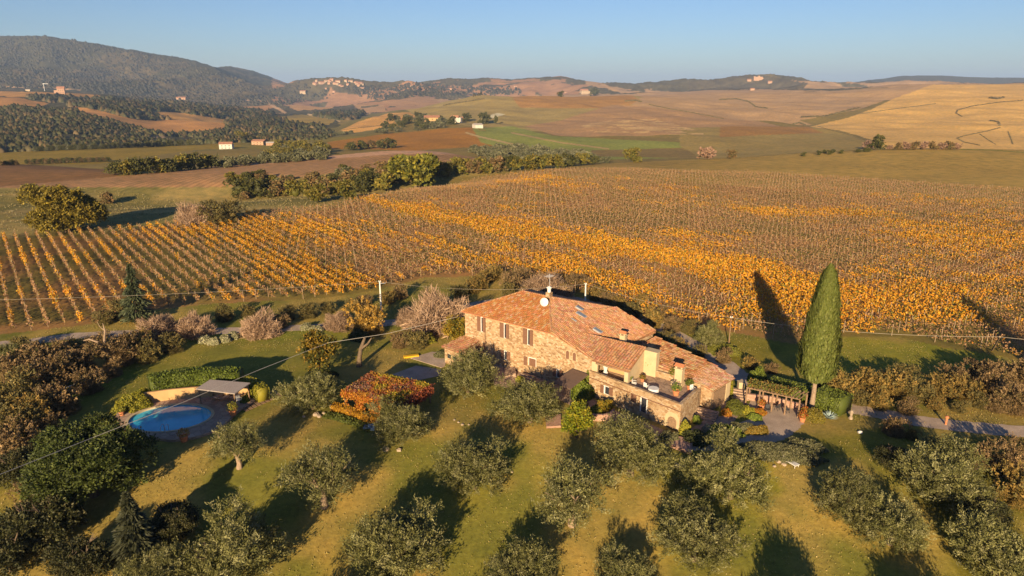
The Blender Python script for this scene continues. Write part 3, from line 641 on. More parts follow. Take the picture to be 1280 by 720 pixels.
# ------------------------------------------------------------------ vineyard
rd = np.array([-.613, .790]); rn = np.array([.790, .613]); SP = 2.28
def dens(x, y):
    """how golden (leafy) the vines are there"""
    px, py = project(x, y, 0*x); g = 0
    for cx, cy, rx, ry, sl, a in [(520,268,75,9,.22,1.0),(620,285,80,9,.2,.6),(760,312,130,10,.17,1.1),(930,345,120,17,.22,1.2),(1130,385,130,38,.10,1.0),(960,385,80,30,.2,.7),(440,362,110,16,.25,.9),(360,340,110,26,.5,.45),(240,300,110,20,.15,.4),(420,300,90,14,.2,.4),(330,285,120,14,.1,.45),(740,345,70,22,.2,.8),(640,330,120,14,.2,.55),(1180,300,130,28,.1,.6),(960,270,60,9,.05,.7),(1070,272,40,8,.1,.6),(660,228,70,7,0,.6),(900,300,90,14,.1,.45),(830,395,60,16,.3,.6),(100,350,140,60,0,.42),(1230,250,70,8,0,.5),(560,345,60,12,.1,.5),(700,245,60,9,.0,.35),(850,232,180,5,.02,-.3),(1100,218,200,9,.06,-.6),(480,320,90,18,.1,-.25),(850,280,120,16,.08,-.3)]:
        dx = px-cx; dy = py-cy-sl*dx; g = g+a*np.exp(-(dx/rx)**2-(dy/ry)**2)
    al_ = x*rd[0]+y*rd[1]; ac_ = x*rn[0]+y*rn[1]; n = fbm(al_/9, ac_/1.7, 71, 3); n2 = fbm(x/22, y/30, 73, 3); n3 = fbm(al_/2.2, ac_/2.3, 75, 2)
    return np.clip(.17+g*.72+(n-.5)*1.25+(n2-.5)*.55+(n3-.5)*.5, 0, 1.2), px, py
cs_ = np.array(VPOLY)@rn; ra, rb = math.ceil(cs_.min()/SP), math.floor(cs_.max()/SP)
post_xyz = []
GOLD = np.array([(.49, .22, .014), (.54, .265, .018), (.43, .17, .014), (.47, .27, .025), (.34, .185, .018)])
DULL = np.array([(.30, .165, .085), (.25, .14, .075), (.33, .19, .10), (.22, .14, .05), (.28, .165, .07)])
vr = np.random.default_rng(99); nrow = 0
for r_i in range(ra, rb+1):
    s = np.arange(-40, 520, .9)+vr.random()*.5; x = r_i*SP*rn[0]+s*rd[0]; y = r_i*SP*rn[1]+s*rd[1]
    ins = in_poly(x, y, VPOLY)
    px, py = project(x, y, 0*x); ins &= (px > -70) & (px < 1350)
    if ins.sum() < 6: continue
    xa, ya = x[ins], y[ins]; z = height(xa, ya); d, px, py = dens(xa, ya); dist = ya
    k = np.where(dist < 170, 26, 20); far_b = in_poly(px, py, [(690,205),(850,212),(950,214),(1050,220),(1300,240),(1300,260),(1150,249),(1050,239),(850,228),(690,221)]); d = np.where(far_b, d*.5, d); lv = np.where(far_b, 11, np.clip((k*(.62+.6*d)).astype(int), 6, 36)); idx = np.repeat(np.arange(len(xa)), lv); m_ = len(idx)
    fz = np.where(dist < 170, .76, .80)[idx]; dd = d[idx]
    al = vr.uniform(-.55, .55, m_); ac = vr.normal(size=m_)*(.12+.13*dd)
    hz = .55+vr.random(m_)*(1.0+.25*dd)
    c = np.stack([xa[idx]+rd[0]*al+rn[0]*ac, ya[idx]+rd[1]*al+rn[1]*ac, z[idx]+hz], 1)
    gold = vr.random(m_) < smooth(.34, .70, dd)*np.where(dist < 190, .96, .85)[idx]
    left = smooth(420, 120, px)[idx]
    twg = (~gold) & (vr.random(m_) < .25)
    cc = np.where(gold[:, None], GOLD[vr.integers(0, 5, m_)], DULL[vr.integers(0, 5, m_)])*(1+vr.normal(size=(m_, 1))*.09)
    grn = vr.random(m_) < .10; cc[grn] = np.array([.16, .16, .03])
    tt = unit(m_, vr); tt[twg] = [0, 0, 1]; tt[twg] += vr.normal(size=(twg.sum(), 3))*.35; tt /= np.linalg.norm(tt, axis=1, keepdims=True)
    Lh = np.where(twg, .42, .19+.06*dd)*fz*(.7+.6*vr.random(m_)); Wh = np.where(twg, .03, .14+.04*dd)*fz
    v, f = quads(c, tt, unit(m_, vr)+[0, -.5, .2], Lh, Wh)
    me = leafmesh('vine_row', v, f, np.repeat(np.clip(cc, .01, .9), 4, 0))
    o = link('vine_row', me); nrow += 1
    e0 = int(np.argmin(py*-1)); dn = 'golden' if d.mean() > .5 else ('sparse brown' if d.mean() < .36 else 'brown-gold')
    e1 = int(np.argmin(py)); fl = min((math.hypot(px[e1]-a_, py[e1]-b_), n_) for n_, a_, b_ in [('the round oak', 85, 290), ('the pale pink tree', 243, 275), ('the creek scrub', 380, 255), ('the creek oak', 500, 240), ('the creek tree line', 620, 215), ('the golden crest tree', 790, 205), ('the pink crest tree', 883, 210), ('the middle pale field', 1000, 222), ('the dark corner bush', 1110, 230), ('the right edge', 1270, 245)])[1]
    lab_ = dn+' vine row from '+near_lm(px[e0], py[e0])+' to '+fl
    tag(o, lab_, 'vine row', 'vine rows: '+lab_)
    q = s[ins]; kk = np.unique(np.round(q/5.4).astype(int)); si = kk*5.4
    pxx = r_i*SP*rn[0]+si*rd[0]; pyy = r_i*SP*rn[1]+si*rd[1]; ok = in_poly(pxx, pyy, VPOLY)
    for a_, b_ in zip(pxx[ok], pyy[ok]): post_xyz.append((a_, b_))
pp = np.array(post_xyz); pz = height(pp[:, 0], pp[:, 1]); qx, qy = project(pp[:, 0], pp[:, 1], pz)
vis = (qx > 2) & (qx < 1278) & ~((qx > 575) & (qx < 830) & (qy > 350+(qx-600)*.2)); order = np.argsort(np.where(vis, pp[:, 1], 1e6))
pm = MB(); pm.prism([(-.04, -.04), (.04, -.04), (.04, .04), (-.04, .04)], -.2, 2.0); pm.add([], [])
pmesh = to_mesh('vineyard_post', pm, MATS['post'])
for i in order[:300]:
    tag(link('vineyard_post', pmesh, loc=(pp[i, 0], pp[i, 1], pz[i]), rz=float(i)), 'pale wooden trellis post among the nearest golden vines', 'post', 'trellis posts of the vineyard')
rest = order[300:]; b = np.array([(-.04, -.04), (.04, -.04), (.04, .04), (-.04, .04)]); nv = len(rest)
v = np.zeros((nv, 8, 3)); v[:, :4, :2] = b; v[:, 4:, :2] = b; v[:, 4:, 2] = 2.0; v[:, :, :2] += pp[rest][:, None]; v[:, :, 2] += pz[rest][:, None]
f = np.array([(0, 1, 5, 4), (1, 2, 6, 5), (2, 3, 7, 6), (3, 0, 4, 7), (4, 5, 6, 7)]); f = (np.arange(nv)[:, None, None]*8+f).reshape(-1, 4)
tag(link('vineyard_posts', new_mesh('vineyard_posts', v.reshape(-1, 3), f), MATS['post']), 'mass of pale trellis posts far out in the vineyard', 'posts', kind='stuff')

# grass tufts over the grove and verges
def tufts(name, n, box, cols, seed, h=.16, keep=None, w=.05):
    r_ = np.random.default_rng(seed); x = r_.uniform(box[0], box[1], n); y = r_.uniform(box[2], box[3], n)
    ok = fbm(x/3.5, y/3.5, 81) > .42
    if keep is not None: ok &= keep(x, y)
    x, y = x[ok], y[ok]; m_ = len(x); t_ = np.stack([r_.normal(size=m_)*.5, r_.normal(size=m_)*.5, np.ones(m_)], 1); t_ /= np.linalg.norm(t_, axis=1, keepdims=True)
    s = .5+r_.random(m_); v, f = quads(np.stack([x, y, height(x, y)+h*.5*s], 1), t_, unit(m_, r_)+[0, 0, .01], h*.6*s, w*s)
    return tag(link(name, leafmesh(name, v, f, np.repeat(pick(cols, m_, r_, .15), 4, 0))), 'rough dry grass with green tufts on the slopes', 'grass', kind='stuff')
def lawnkeep(x, y):
    px, py = project(x, y, 0*x)
    bad = in_poly(px, py, [(140,520),(180,495),(310,485),(350,500),(300,540),(230,565),(150,550)]) | in_poly(px, py, [(520,430),(600,430),(690,470),(860,545),(900,520),(1010,510),(1010,530),(960,560),(850,560),(690,490),(560,470)]) | in_poly(x, y, VPOLY)
    bad |= in_poly(px, py, [(580,385),(700,365),(930,450),(940,500),(860,545),(680,480),(575,450)])
    return ~bad
tufts('grass', 150000, (-75, 80, 44, 135), [(.28, .22, .075), (.22, .19, .05), (.33, .25, .10), (.17, .18, .045)], 83, keep=lawnkeep, h=.09, w=.035)
tufts('long_grass', 40000, (-190, 40, 150, 330), [(.20, .165, .075), (.17, .15, .06), (.23, .185, .09), (.15, .135, .055)], 84, h=.35, w=.10, keep=lambda x, y: in_poly(*project(x, y, 0*x), [(-60,236),(150,234),(300,236),(430,216),(560,209),(640,203),(640,215),(545,223),(480,243),(400,262),(290,270),(130,290),(-60,303)]))

# ------------------------------------------------------------------ cypress
def zat(px, py, x, y):
    t = (360-py)/F; return H+y*(t*CT-ST)/(CT+t*ST)
def cypress(x, y, ztop, zbot, rmax, label, group=None):
    o = thing('cypress_tree', label, 'tree', (x, y, 0), group=group); r_ = np.random.default_rng(5); n = 42000
    tt = r_.random(n)**.85; prof = np.interp(tt, [0, .04, .09, .19, .33, .56, .8, .94, 1], [.42, .78, .93, 1, .94, .77, .55, .30, .05])*rmax
    a = r_.random(n)*6.283; bump = (1+.07*np.sin(a*5+tt*9)+.07*np.sin(a*9-tt*23))*np.where(r_.random(n) < .06, 1.12, 1)*(.9+.2*fbm(a*1.6+7, tt*14, 87))
    rr = prof*bump*(.80+.24*r_.random(n)); c = np.stack([rr*np.cos(a), rr*np.sin(a), zbot+tt*(ztop-zbot)+r_.normal(size=n)*.08], 1)
    out = np.stack([np.cos(a), np.sin(a), np.zeros(n)], 1); t_ = np.array([0, 0, 1.0])+out*.25+r_.normal(size=(n, 3))*.22; t_ /= np.linalg.norm(t_, axis=1, keepdims=True)
    s = .7+.6*r_.random(n); v, f = quads(c, t_, out+unit(n, r_)*.35, .26*s, .085*s)
    col = pick([(.105, .125, .026), (.085, .105, .022), (.125, .14, .035)], n, r_, .10)
    # solid heart of the crown
    mb = MB(); mb.lathe([(max(.02, np.interp(q, [0, .04, .09, .19, .33, .56, .8, .94, 1], [.3, .65, .88, .95, .88, .70, .48, .2, .0])*rmax*.80), zbot+q*(ztop-zbot)) for q in np.linspace(0, 1, 24)], n=20)
    v2 = np.array(mb.v); f2 = np.array([q for q in mb.f])+len(v)
    link('crown', leafmesh('crown', np.concatenate([v, v2]), np.concatenate([f, f2]), np.concatenate([np.repeat(col, 4, 0), np.tile([(.07, .085, .02)], (len(v2), 1))])), parent=o)
    tb = MB(); tb.tube([(0, 0, -.2), (.03, 0, zbot*.5), (0, 0, zbot+1)], [.36, .27, .22], 9, (1, 1, 1)); tb.build('trunk', MATS['palebark'], o)
    return o
cp = P(1014, 512); cypress(cp.x, cp.y, zat(1030, 333, cp.x, cp.y), zat(1018, 474, cp.x, cp.y), 2.1, 'tall slender green cypress with bare pale trunk beside the timber pergola')
sp_ = P(1186, 368); tl = 17.5/math.tan(SUN_EL)
cypress(sp_.x-tl*.2195, sp_.y-tl*.9756, 17.5, 2.5, 2.3, 'cypress standing outside the right edge of the view, seen only by its shadow')

# ------------------------------------------------------------------ hedges, bushes, mounds
HG = [(.10, .13, .02), (.13, .16, .025), (.07, .09, .016)]
def hedge(name, pts, w, h, cols, label, cat='hedge', dens_=70, lf=.11, group=None, round_=.3):
    """pts: world xy list"""
    r_ = np.random.default_rng(len(label)); vs_ = []; fs = []; cs = []; off = 0
    pts = [Vector((p[0], p[1])) for p in pts]
    for p, q in zip(pts[:-1], pts[1:]):
        L_ = (q-p).length; d = (q-p)/L_; nn = Vector((-d.y, d.x)); n = int(dens_*(L_*(w+2*h)))
        # sample around the rounded section
        t_ = r_.random(n)*L_; u = r_.random(n)*(w+2*h); sx = np.where(u < h, -w/2, np.where(u > h+w, w/2, u-h-w/2)); sz = np.where(u < h, u, np.where(u > h+w, 2*h+w-u, h))
        cz = np.clip((sz-(h-round_))/round_, 0, 1); sx = np.clip(sx, -w/2+0*sx, w/2); ex = np.abs(sx) > w/2-round_
        sz = sz-np.where(ex, (np.abs(sx)-(w/2-round_))/round_*cz, 0)*round_*.5
        lump = (fbm(t_/1.1+p.x, u/1.1, 91)-.5)*.35
        nx = np.where(u < h, -1., np.where(u > h+w, 1., 0)); nz = np.where((u >= h) & (u <= h+w), 1., 0)
        X = p.x+d.x*t_+nn.x*(sx+nx*lump); Y = p.y+d.y*t_+nn.y*(sx+nx*lump); Z = sz+nz*lump
        c = np.stack([X, Y, Z+r_.normal(size=n)*.03], 1); no = np.stack([nn.x*nx, nn.y*nx, nz], 1)
        s = .7+.6*r_.random(n); v, f = quads(c, unit(n, r_), no+unit(n, r_)*.9, lf*s, lf*.6*s)
        vs_.append(v); fs.append(f+off); cs.append(np.repeat(pick(cols, n, r_, .12), 4, 0)); off += len(v)
        mb = MB(); i_ = .12; b_ = [p+nn*(-w/2+i_), q+nn*(-w/2+i_), q+nn*(w/2-i_), p+nn*(w/2-i_)]; mb.prism(b_, 0, h-.15)
        v2 = np.array(mb.v); vs_.append(v2); f2 = np.array(mb.f)+off; fs.append(f2); cs.append(np.tile([cols[2]], (8, 1))); off += 8
    return tag(link(name, leafmesh(name, np.concatenate(vs_), np.concatenate(fs), np.concatenate(cs))), label, cat, group)
def pxy(l): return [(P(a, b_).x, P(a, b_).y) for a, b_ in l]
def mound(cx, cy, rx, h, cols, label, name='garden_bush', cat='bush', ry=None, lf=.10, group=None, n=None, rz=0, zc=None):
    """rounded bush, cx cy = its middle in the survey picture, rx in metres"""
    p = P(cx, cy, h*.5 if zc is None else zc); ry = ry or rx; r_ = np.random.default_rng(int(cx*7+cy)); n = n or int(1700*rx*max(ry, .5)+1100*h)
    d = unit(n, r_); d[:, 2] = np.abs(d[:, 2]); lump = 1+(vnoise(d[:, 0]*3+cx, d[:, 1]*3+d[:, 2]*2, 3)-.5)*.45
    q = np.array([rx, ry, h]); c = d*q*(lump*(.82+.2*r_.random(n)))[:, None]; s = .7+.6*r_.random(n)
    v, f = quads(c, unit(n, r_), d+unit(n, r_)*.8, lf*s, lf*.6*s); cc = np.repeat(pick(cols, n, r_, .15), 4, 0)
    mb = MB(); mb.lathe([(math.cos(a)*.78, math.sin(a)*.78) for a in np.linspace(0, 1.5, 6)], n=10); v2 = np.array(mb.v)*q; f2 = np.array(mb.f)+len(v)
    me = leafmesh(name, np.concatenate([v, v2]), np.concatenate([f, f2]), np.concatenate([cc, np.tile([np.array(cols[-1])*.8], (len(v2), 1))]))
    z0 = 0 if zc is None else zc-h*.5
    return tag(link(name, me, loc=(p.x, p.y, z0+float(slope_z(p.x, p.y))), rz=rz), label, cat, group)
YG = [(.25, .235, .022), (.19, .195, .022), (.29, .26, .03), (.15, .16, .02)]
GR = [(.125, .17, .022), (.18, .22, .03), (.085, .115, .017)]
RS = [(.13, .13, .06), (.16, .155, .085), (.10, .105, .045)]
OR = [(.32, .11, .012), (.36, .17, .015), (.24, .075, .015), (.30, .20, .02)]
hedge('hedge', pxy([(190,499),(215,493),(252,489),(303,490)]), 2.2, 3.1, [(.085, .12, .015), (.11, .145, .02), (.06, .08, .012)], 'clipped bright green laurel hedge behind the ochre wall at the pool', dens_=55, lf=.14)
hedge('hedge', pxy([(300,487),(322,494),(330,502)]), 1.6, 1.9, YG, 'low yellow-green clipped hedge curving past the right end of the pool shelter')
mound(168, 502, 1.9, 1.8, YG, 'rounded yellow-green bush at the left end of the ochre pool wall'); mound(155, 506, 1.3, 1.2, YG, 'smaller yellow-green bush left of the rounded one by the pool')
mound(180, 494, 1.1, 1.4, YG, 'yellow-green bush wedged between hedge and ochre wall end')
mound(321, 487, 1.15, 1.9, YG, 'ball clipped yellow-green shrub right of the pool shelter'); mound(305, 500, .7, .9, GR, 'green shrub at the right hand post of the pool shelter')
hedge('hedge', pxy([(962,487),(985,493),(1012,501)]), 2.0, 1.7, HG, 'green clipped hedge along the back of the timber pergola')
hedge('hedge', pxy([(1022,505),(1040,511),(1056,517)]), 3.0, 2.2, HG, 'broad green clipped hedge right of the cypress trunk')
mound(947, 469, 1.4, 2.0, GR, 'round green bush at the roadside above the left end of the timber pergola')
mound(1020, 518, 1.0, 1.5, [(.19, .155, .02), (.15, .13, .02), (.12, .1, .02)], 'rounded yellow-olive shrub at the foot of the cypress')
mound(919, 508, 1.2, 1.3, [(.12, .13, .018), (.10, .11, .016), (.08, .09, .014)], 'smooth dome clipped bush between house and gravel path', lf=.06, n=4200)
mound(908, 515, .6, .7, OR, 'small golden shrub touching the dome clipped bush'); mound(935, 512, .9, .7, YG, 'yellow-green bush right of the dome clipped bush')
mound(950, 514, .8, .6, OR, 'orange shrub at the left tip of the gravel court'); mound(944, 520, .9, .5, GR, 'low green cushion under the orange shrub at the gravel court')
mound(905, 537, 2.2, 1.0, GR, 'long low green bush on the bed above the lower path', ry=.9, rz=-.2); mound(925, 533, 1.8, .8, RS, 'grey-green cushion beside the long low green bush', ry=.8)
mound(946, 536, 1.5, .8, [(.20, .13, .02), (.14, .11, .02)], 'ochre coloured cushion bush at the inner bend of the gravel path', ry=.8)
mound(872, 545, 1.5, 1.3, [(.05, .06, .02), (.07, .08, .025)], 'dark green bush at the end of the brick landing'); mound(884, 535, .6, .8, [(.25, .26, .2), (.2, .21, .16)], 'small silvery bush left of the long low green bush')
mound(975, 562, 4.2, 1.1, RS, 'long grey-green rosemary bank under the curved gravel path', ry=2.0, rz=-.3, n=9000, cat='bush')
mound(1005, 556, 2.4, 1.0, RS, 'right end of the rosemary bank, rounded grey-green bush', ry=1.6, n=4000); mound(943, 560, 1.8, .9, RS, 'left end of the rosemary bank, rounded bush', ry=1.2)
mound(728, 486, 1.6, 2.2, GR, 'bright green climber bush between the awning and the terrace wall', n=4500); mound(738, 476, 1.1, 2.9, GR, 'upper green climber bush against the terrace wall corner', n=3000)
mound(727, 503, .8, .9, YG, 'small yellow-green bush in front of the green climber'); mound(745, 512, .8, .9, YG, 'yellow-green bush beside the round brick planter')
mound(857, 535, .7, 1.5, YG, 'yellow-green shrub at the right of the arched doorway'); mound(872, 524, .45, 1.0, GR, 'thin green shrub at the terrace side wall')
mound(909, 484, .8, 2.4, [(.28, .25, .02), (.2, .2, .02)], 'yellow climber on the end wall of the low tiled wing', n=2500)
mound(640, 452, .7, 1.3, YG, 'yellow-green bush at the farmhouse wall between the lower windows'); mound(837, 545, 1.2, .7, RS, 'grey-green cushion below the arched doorway')
mound(650, 474, .6, .7, YG, 'yellow shrub at the foot of the stone steps by the front door')
mound(905, 436, 2.4, .9, [(.19, .19, .03), (.15, .15, .025)], 'low yellow-green bramble in the grass behind the low tiled roof'); mound(400, 470, 2.2, 1.3, [(.05, .06, .015), (.07, .08, .02)], 'dark green shrub under the persimmon coloured tree')
mound(552, 442, 1.1, .7, RS, 'grey-green lavender cushion above the concrete patio'); mound(448, 418, 1.5, 1.6, [(.05, .06, .018), (.07, .07, .02)], 'dark shrub at the foot of the orange-yellow tree')
for i, (a, b_, c_) in enumerate([(255,424,'leftmost'),(268,426,'second'),(281,423,'third'),(292,419,'fourth'),(383,408,'at the track left'),(395,411,'at the track right')]):
    mound(a, b_, 1.0, .9, [(.36, .34, .22), (.16, .17, .07), (.28, .27, .16)], 'pale flowering clump on the bank above the lawn, '+c_+' in line', name='flowering_clump', cat='plant', lf=.13)
mound(535, 402+20, 1.3, 1.3, [(.22, .2, .02), (.15, .15, .02)], 'yellowish bush on the slope left of the farmhouse corner'); mound(1042, 500, .1, .1, HG, 'tiny shoot on top of the broad hedge') if False else None
hedge('flower_hedge', pxy([(417,512),(445,520),(470,531)]), 1.1, .9, [(.42, .22, .012), (.34, .20, .015), (.28, .13, .012)], 'low golden-yellow hedge on the wall below the orange pergola')
hedge('low_hedge', pxy([(408,519),(440,528),(464,538)]), 1.3, .35, [(.08, .10, .018), (.10, .115, .02), (.06, .075, .015)], 'green ground hugging strip in front of the golden hedge')
# agave
r_ = random.Random(4); mb = MB(); ap = P(1036, 523)
for i in range(26):
    a = i*2.4; el = R(25+50*((i % 5)/5)); L_ = 1.0; d = Vector((math.cos(a)*math.cos(el), math.sin(a)*math.cos(el), math.sin(el))); s_ = Vector((-math.sin(a), math.cos(a), 0))*.09
    m_ = d*L_*.5; tip = d*L_+Vector((d.x, d.y, -.2))*.25; mb.poly([Vector((0, 0, 0))-s_*.7, m_-s_, tip, m_+s_], (1, 1, 1)); mb.poly([Vector((0, 0, .03))-s_*.7, m_+Vector((0, 0, .05)), tip, m_-s_])
single(mb, 'agave', simple('agave_leaf', (.25, .33, .33), .5, .1, 4), 'blue-grey spiky agave between the cypress shrub and the end of the broad hedge', 'plant', loc=ap)
# hanging pot plants
def pot(cx, cy, cols, label, z=0.0, s=1.0):
    p = P(cx, cy, z+.3); o = thing('potted_plant', label, 'potted plant', (p.x, p.y, z)); mb = MB(); mb.lathe([(.0, 0), (.2*s, 0), (.28*s, .38*s), (.31*s, .38*s), (.31*s, .44*s), (.25*s, .44*s), (.2*s, .38*s), (0, .38*s)], n=12); mb.build('pot', MATS['terracotta'], o, smooth_=False)
    n = 260; r2 = np.random.default_rng(int(cx)); d = unit(n, r2); d[:, 2] = np.abs(d[:, 2]); v, f = quads(d*np.array([.42, .42, .5])*s*(.6+.5*r2.random(n))[:, None]+[0, 0, .5*s], unit(n, r2), d+unit(n, r2)*.7, np.full(n, .09), np.full(n, .05))
    link('foliage', leafmesh('foliage', v, f, np.repeat(pick(cols, n, r2), 4, 0)), parent=o); return o

# ------------------------------------------------------------------ roads, paths, patios
def strip(name, pts, w, z=.004, mat='gravel', jit=.15):
    P2 = [Vector((p[0], p[1])) for p in pts]; out = []
    for i in range(len(P2)-1):      # Catmull-Rom
        p0, p1, p2, p3 = P2[max(i-1, 0)], P2[i], P2[i+1], P2[min(i+2, len(P2)-1)]
        for k in range(12):
            t_ = k/12; out.append(.5*((2*p1)+(p2-p0)*t_+(2*p0-5*p1+4*p2-p3)*t_*t_+(3*p1-p0-3*p2+p3)*t_**3))
    out.append(P2[-1]); v = []; rr = random.Random(3)
    for i, p in enumerate(out):
        d = (out[min(i+1, len(out)-1)]-out[max(i-1, 0)]).normalized(); n_ = Vector((-d.y, d.x))*(w/2+rr.uniform(-jit, jit)); v += [(p.x-n_.x, p.y-n_.y, z), (p.x+n_.x, p.y+n_.y, z)]
    v = np.array(v); v[:, 2] += height(v[:, 0], v[:, 1])*0; f = [(2*i, 2*i+1, 2*i+3, 2*i+2) for i in range(len(out)-1)]
    return tag(link(name, new_mesh(name, v, f), MATS[mat]), kind='structure')
strip('road', pxy([(-90,436),(-20,432),(30,428),(95,420),(180,416),(270,414),(340,411),(420,408),(480,404),(545,398)]), 3.0, .02)
strip('road', pxy([(545,398),(600,380),(700,372),(800,398),(880,438),(912,460),(935,476),(975,488),(1020,500),(1056,509),(1100,517),(1160,528),(1245,537),(1330,543)]), 3.0, .024)
strip('path', pxy([(1000,518),(985,533),(965,546),(930,552),(890,556),(862,556)]), 2.2, .008)
def sheet(name, pts, z, mat, th=0, kind='structure', world_=False):
    q = pts if world_ else pxy(pts); c = Vector((sum(a for a, _ in q)/len(q), sum(b_ for _, b_ in q)/len(q)))
    mb = MB(); ar = sum(q[i][0]*q[(i+1) % len(q)][1]-q[(i+1) % len(q)][0]*q[i][1] for i in range(len(q)))
    if ar < 0: q = q[::-1]
    mb.prism(q, z-max(th, .003), z)
    return tag(mb.build(name, MATS[mat]), kind=kind)
sheet('gravel_court', [(922,529),(950,520),(962,516),(985,512),(1004,517),(1006,522),(990,533),(975,545),(958,546)], .012, 'gravel')
sheet('pergola_floor', [(940,497),(965,502),(1012,515),(1004,523),(960,517),(935,508)], .016, 'gravel')
sheet('patio', [(513,448),(540,440),(560,443),(556,458),(552,460)], .06, 'gravel', .06); sheet('patio', [(490,468),(520,457),(552,462),(548,470),(520,476)], .012, 'gravel')
sheet('patio', [(597,470),(625,452),(690,472),(730,492),(760,510),(850,545),(840,560),(760,530),(700,500),(660,490),(620,482)], .01, 'paving')
sheet('brick_landing', [(838,546),(866,553),(864,570),(838,559)], .35, 'brickslab', .35); sheet('brick_landing', [(681,520),(701,520),(701,535),(683,536)], .25, 'brickslab', .25)
sheet('court', [(850,545),(885,522),(905,520),(900,505),(925,498),(935,505),(915,530),(880,545),(868,552)], .02, 'paving')

# ------------------------------------------------------------------ farmhouse
EZ = 7.0; B0 = P(690, 415, EZ); A0 = P(581, 388, EZ); ev = Vector((B0.x-A0.x, B0.y-A0.y)).normalized(); RZH = math.atan2(ev.y, ev.x); nvv = Vector((-ev.y, ev.x))
def LW(a, b_, z=0): return Vector((B0.x+ev.x*a+nvv.x*b_, B0.y+ev.y*a+nvv.y*b_, z))
def loc_(p): d = Vector((p.x-B0.x, p.y-B0.y)); return (d.dot(ev), d.dot(nvv), p.z)
house = thing('farmhouse', 'large rubble stone farmhouse with clay tiled hip roof, side wing and roof terrace', 'house', (B0.x, B0.y, 0), RZH)
TC = [(.38, .20, .115), (.405, .23, .135), (.33, .17, .095), (.42, .26, .165), (.29, .15, .085), (.39, .21, .115)]
def tile_roof(name, poly, parent, cw=.33, tl=.44, th=.1, cols=TC, seed=1, down=None):
    """clay barrel tiles over a flat roof face given by its corner points"""
    poly = [Vector(p) for p in poly]; n = Vector((0, 0, 0))
    for i in range(len(poly)): n += poly[i].cross(poly[(i+1) % len(poly)])
    n.normalize()
    if n.z < 0: n = -n; poly = poly[::-1]
    g = (Vector((0, 0, -1))+n*n.z) if down is None else Vector(down)-n*Vector(down).dot(n); g.normalize(); s = n.cross(g); o = poly[0]
    uv = [((p-o).dot(s), (p-o).dot(g)) for p in poly]; hh = [(p-o).dot(n) for p in poly]
    us = [u for u, _ in uv]; mb = MB(); rr = random.Random(seed)
    mb.add([p-n*.02 for p in poly]+[p-n*th-n*.02 for p in poly], [tuple(range(len(poly))), tuple(range(2*len(poly)-1, len(poly)-1, -1))]+[(i, i+len(poly), (i+1) % len(poly)+len(poly), (i+1) % len(poly)) for i in range(len(poly))], (.26, .13, .075))
    def vr_(u):
        r_ = []
        for i in range(len(uv)):
            (u0, v0), (u1, v1) = uv[i], uv[(i+1) % len(uv)]
            if (u0 <= u) != (u1 <= u): r_.append(v0+(v1-v0)*(u-u0)/(u1-u0))
        return (min(r_), max(r_)) if len(r_) > 1 else None
    u = min(us)+cw*.5; K = 4
    while u < max(us):
        q = vr_(u)
        if q and q[1]-q[0] > .15:
            v1 = q[1]; cc = rr.choice(cols)
            while v1 > q[0]+.05:
                v0 = max(q[0], v1-tl); c = rr.choice(cols) if rr.random() < .75 else cc; jx_ = rr.uniform(-.02, .02); pts = []
                for v_, lift in ((v0-.04, 0.0), (v1, .045)):
                    for k_ in range(K+1):
                        a = math.pi*k_/K; pts.append(o+s*(u+jx_-math.cos(a)*cw*.40)+g*v_+n*(math.sin(a)*cw*.42+lift))
                mb.add(pts, [(k_, k_+1, k_+K+2, k_+K+1) for k_ in range(K)]+[tuple(range(K+1, 2*K+2))], [x*rr.uniform(.85, 1.12) for x in c]); v1 = v0
        u += cw
    return mb.build(name, MATS['tile'], parent)
def ridge(name, p, q, parent, r_=.17):
    p, q = Vector(p), Vector(q); n_ = max(1, int((q-p).length/.42)); mb = MB(); rr = random.Random(5)
    for i in range(n_):
        a = p.lerp(q, i/n_); b_ = p.lerp(q, (i+1.08)/n_); c = rr.choice(TC); mb.tube([a, b_], [r_, r_*.86], 8, [x*rr.uniform(.9, 1.15) for x in c])
    return mb.build(name, MATS['tile'], parent)
# main block
mb = MB(); mb.prism([(-14.95, 0), (0, 0), (1.81, 13.38), (-13.1, 13.4)], -.2, 6.9); mb.build('wall', MATS['stone'], house)
P1 = (-5.1, 6.9, 9.1); Q1 = (-9.7, 7.0, 9.1); Ae = (-15.3, -.35, 7.0); Be = (.12, -.35, 7.0); Ce = (2.0, 13.8, 7.0); De = (-13.5, 13.8, 7.0)
nn_ = (Vector(Be)-Vector(P1)).cross(Vector(Ce)-Vector(P1))
def zpl(a, b_): return P1[2]-(nn_.x*(a-P1[0])+nn_.y*(b_-P1[1]))/nn_.z
E1 = (6.35, -.35, zpl(6.35, -.35)); E2 = (8.5, 13.6, zpl(8.5, 13.6))
TO = [(.42, .185, .065), (.45, .23, .10), (.35, .145, .05), (.46, .30, .18), (.38, .165, .06)]
tile_roof('roof', [Ae, Be, P1, Q1], house, cols=TO, seed=1); tile_roof('roof', [De, Ae, Q1], house, seed=2); tile_roof('roof', [Ce, De, Q1, P1], house, seed=3)
tile_roof('roof', [P1, Be, E1, E2, Ce], house, seed=4)
for a, b_ in ((P1, Q1), (P1, Be), (Q1, Ae), (P1, Ce), (Q1, De)): ridge('ridge_tiles', a, b_, house)
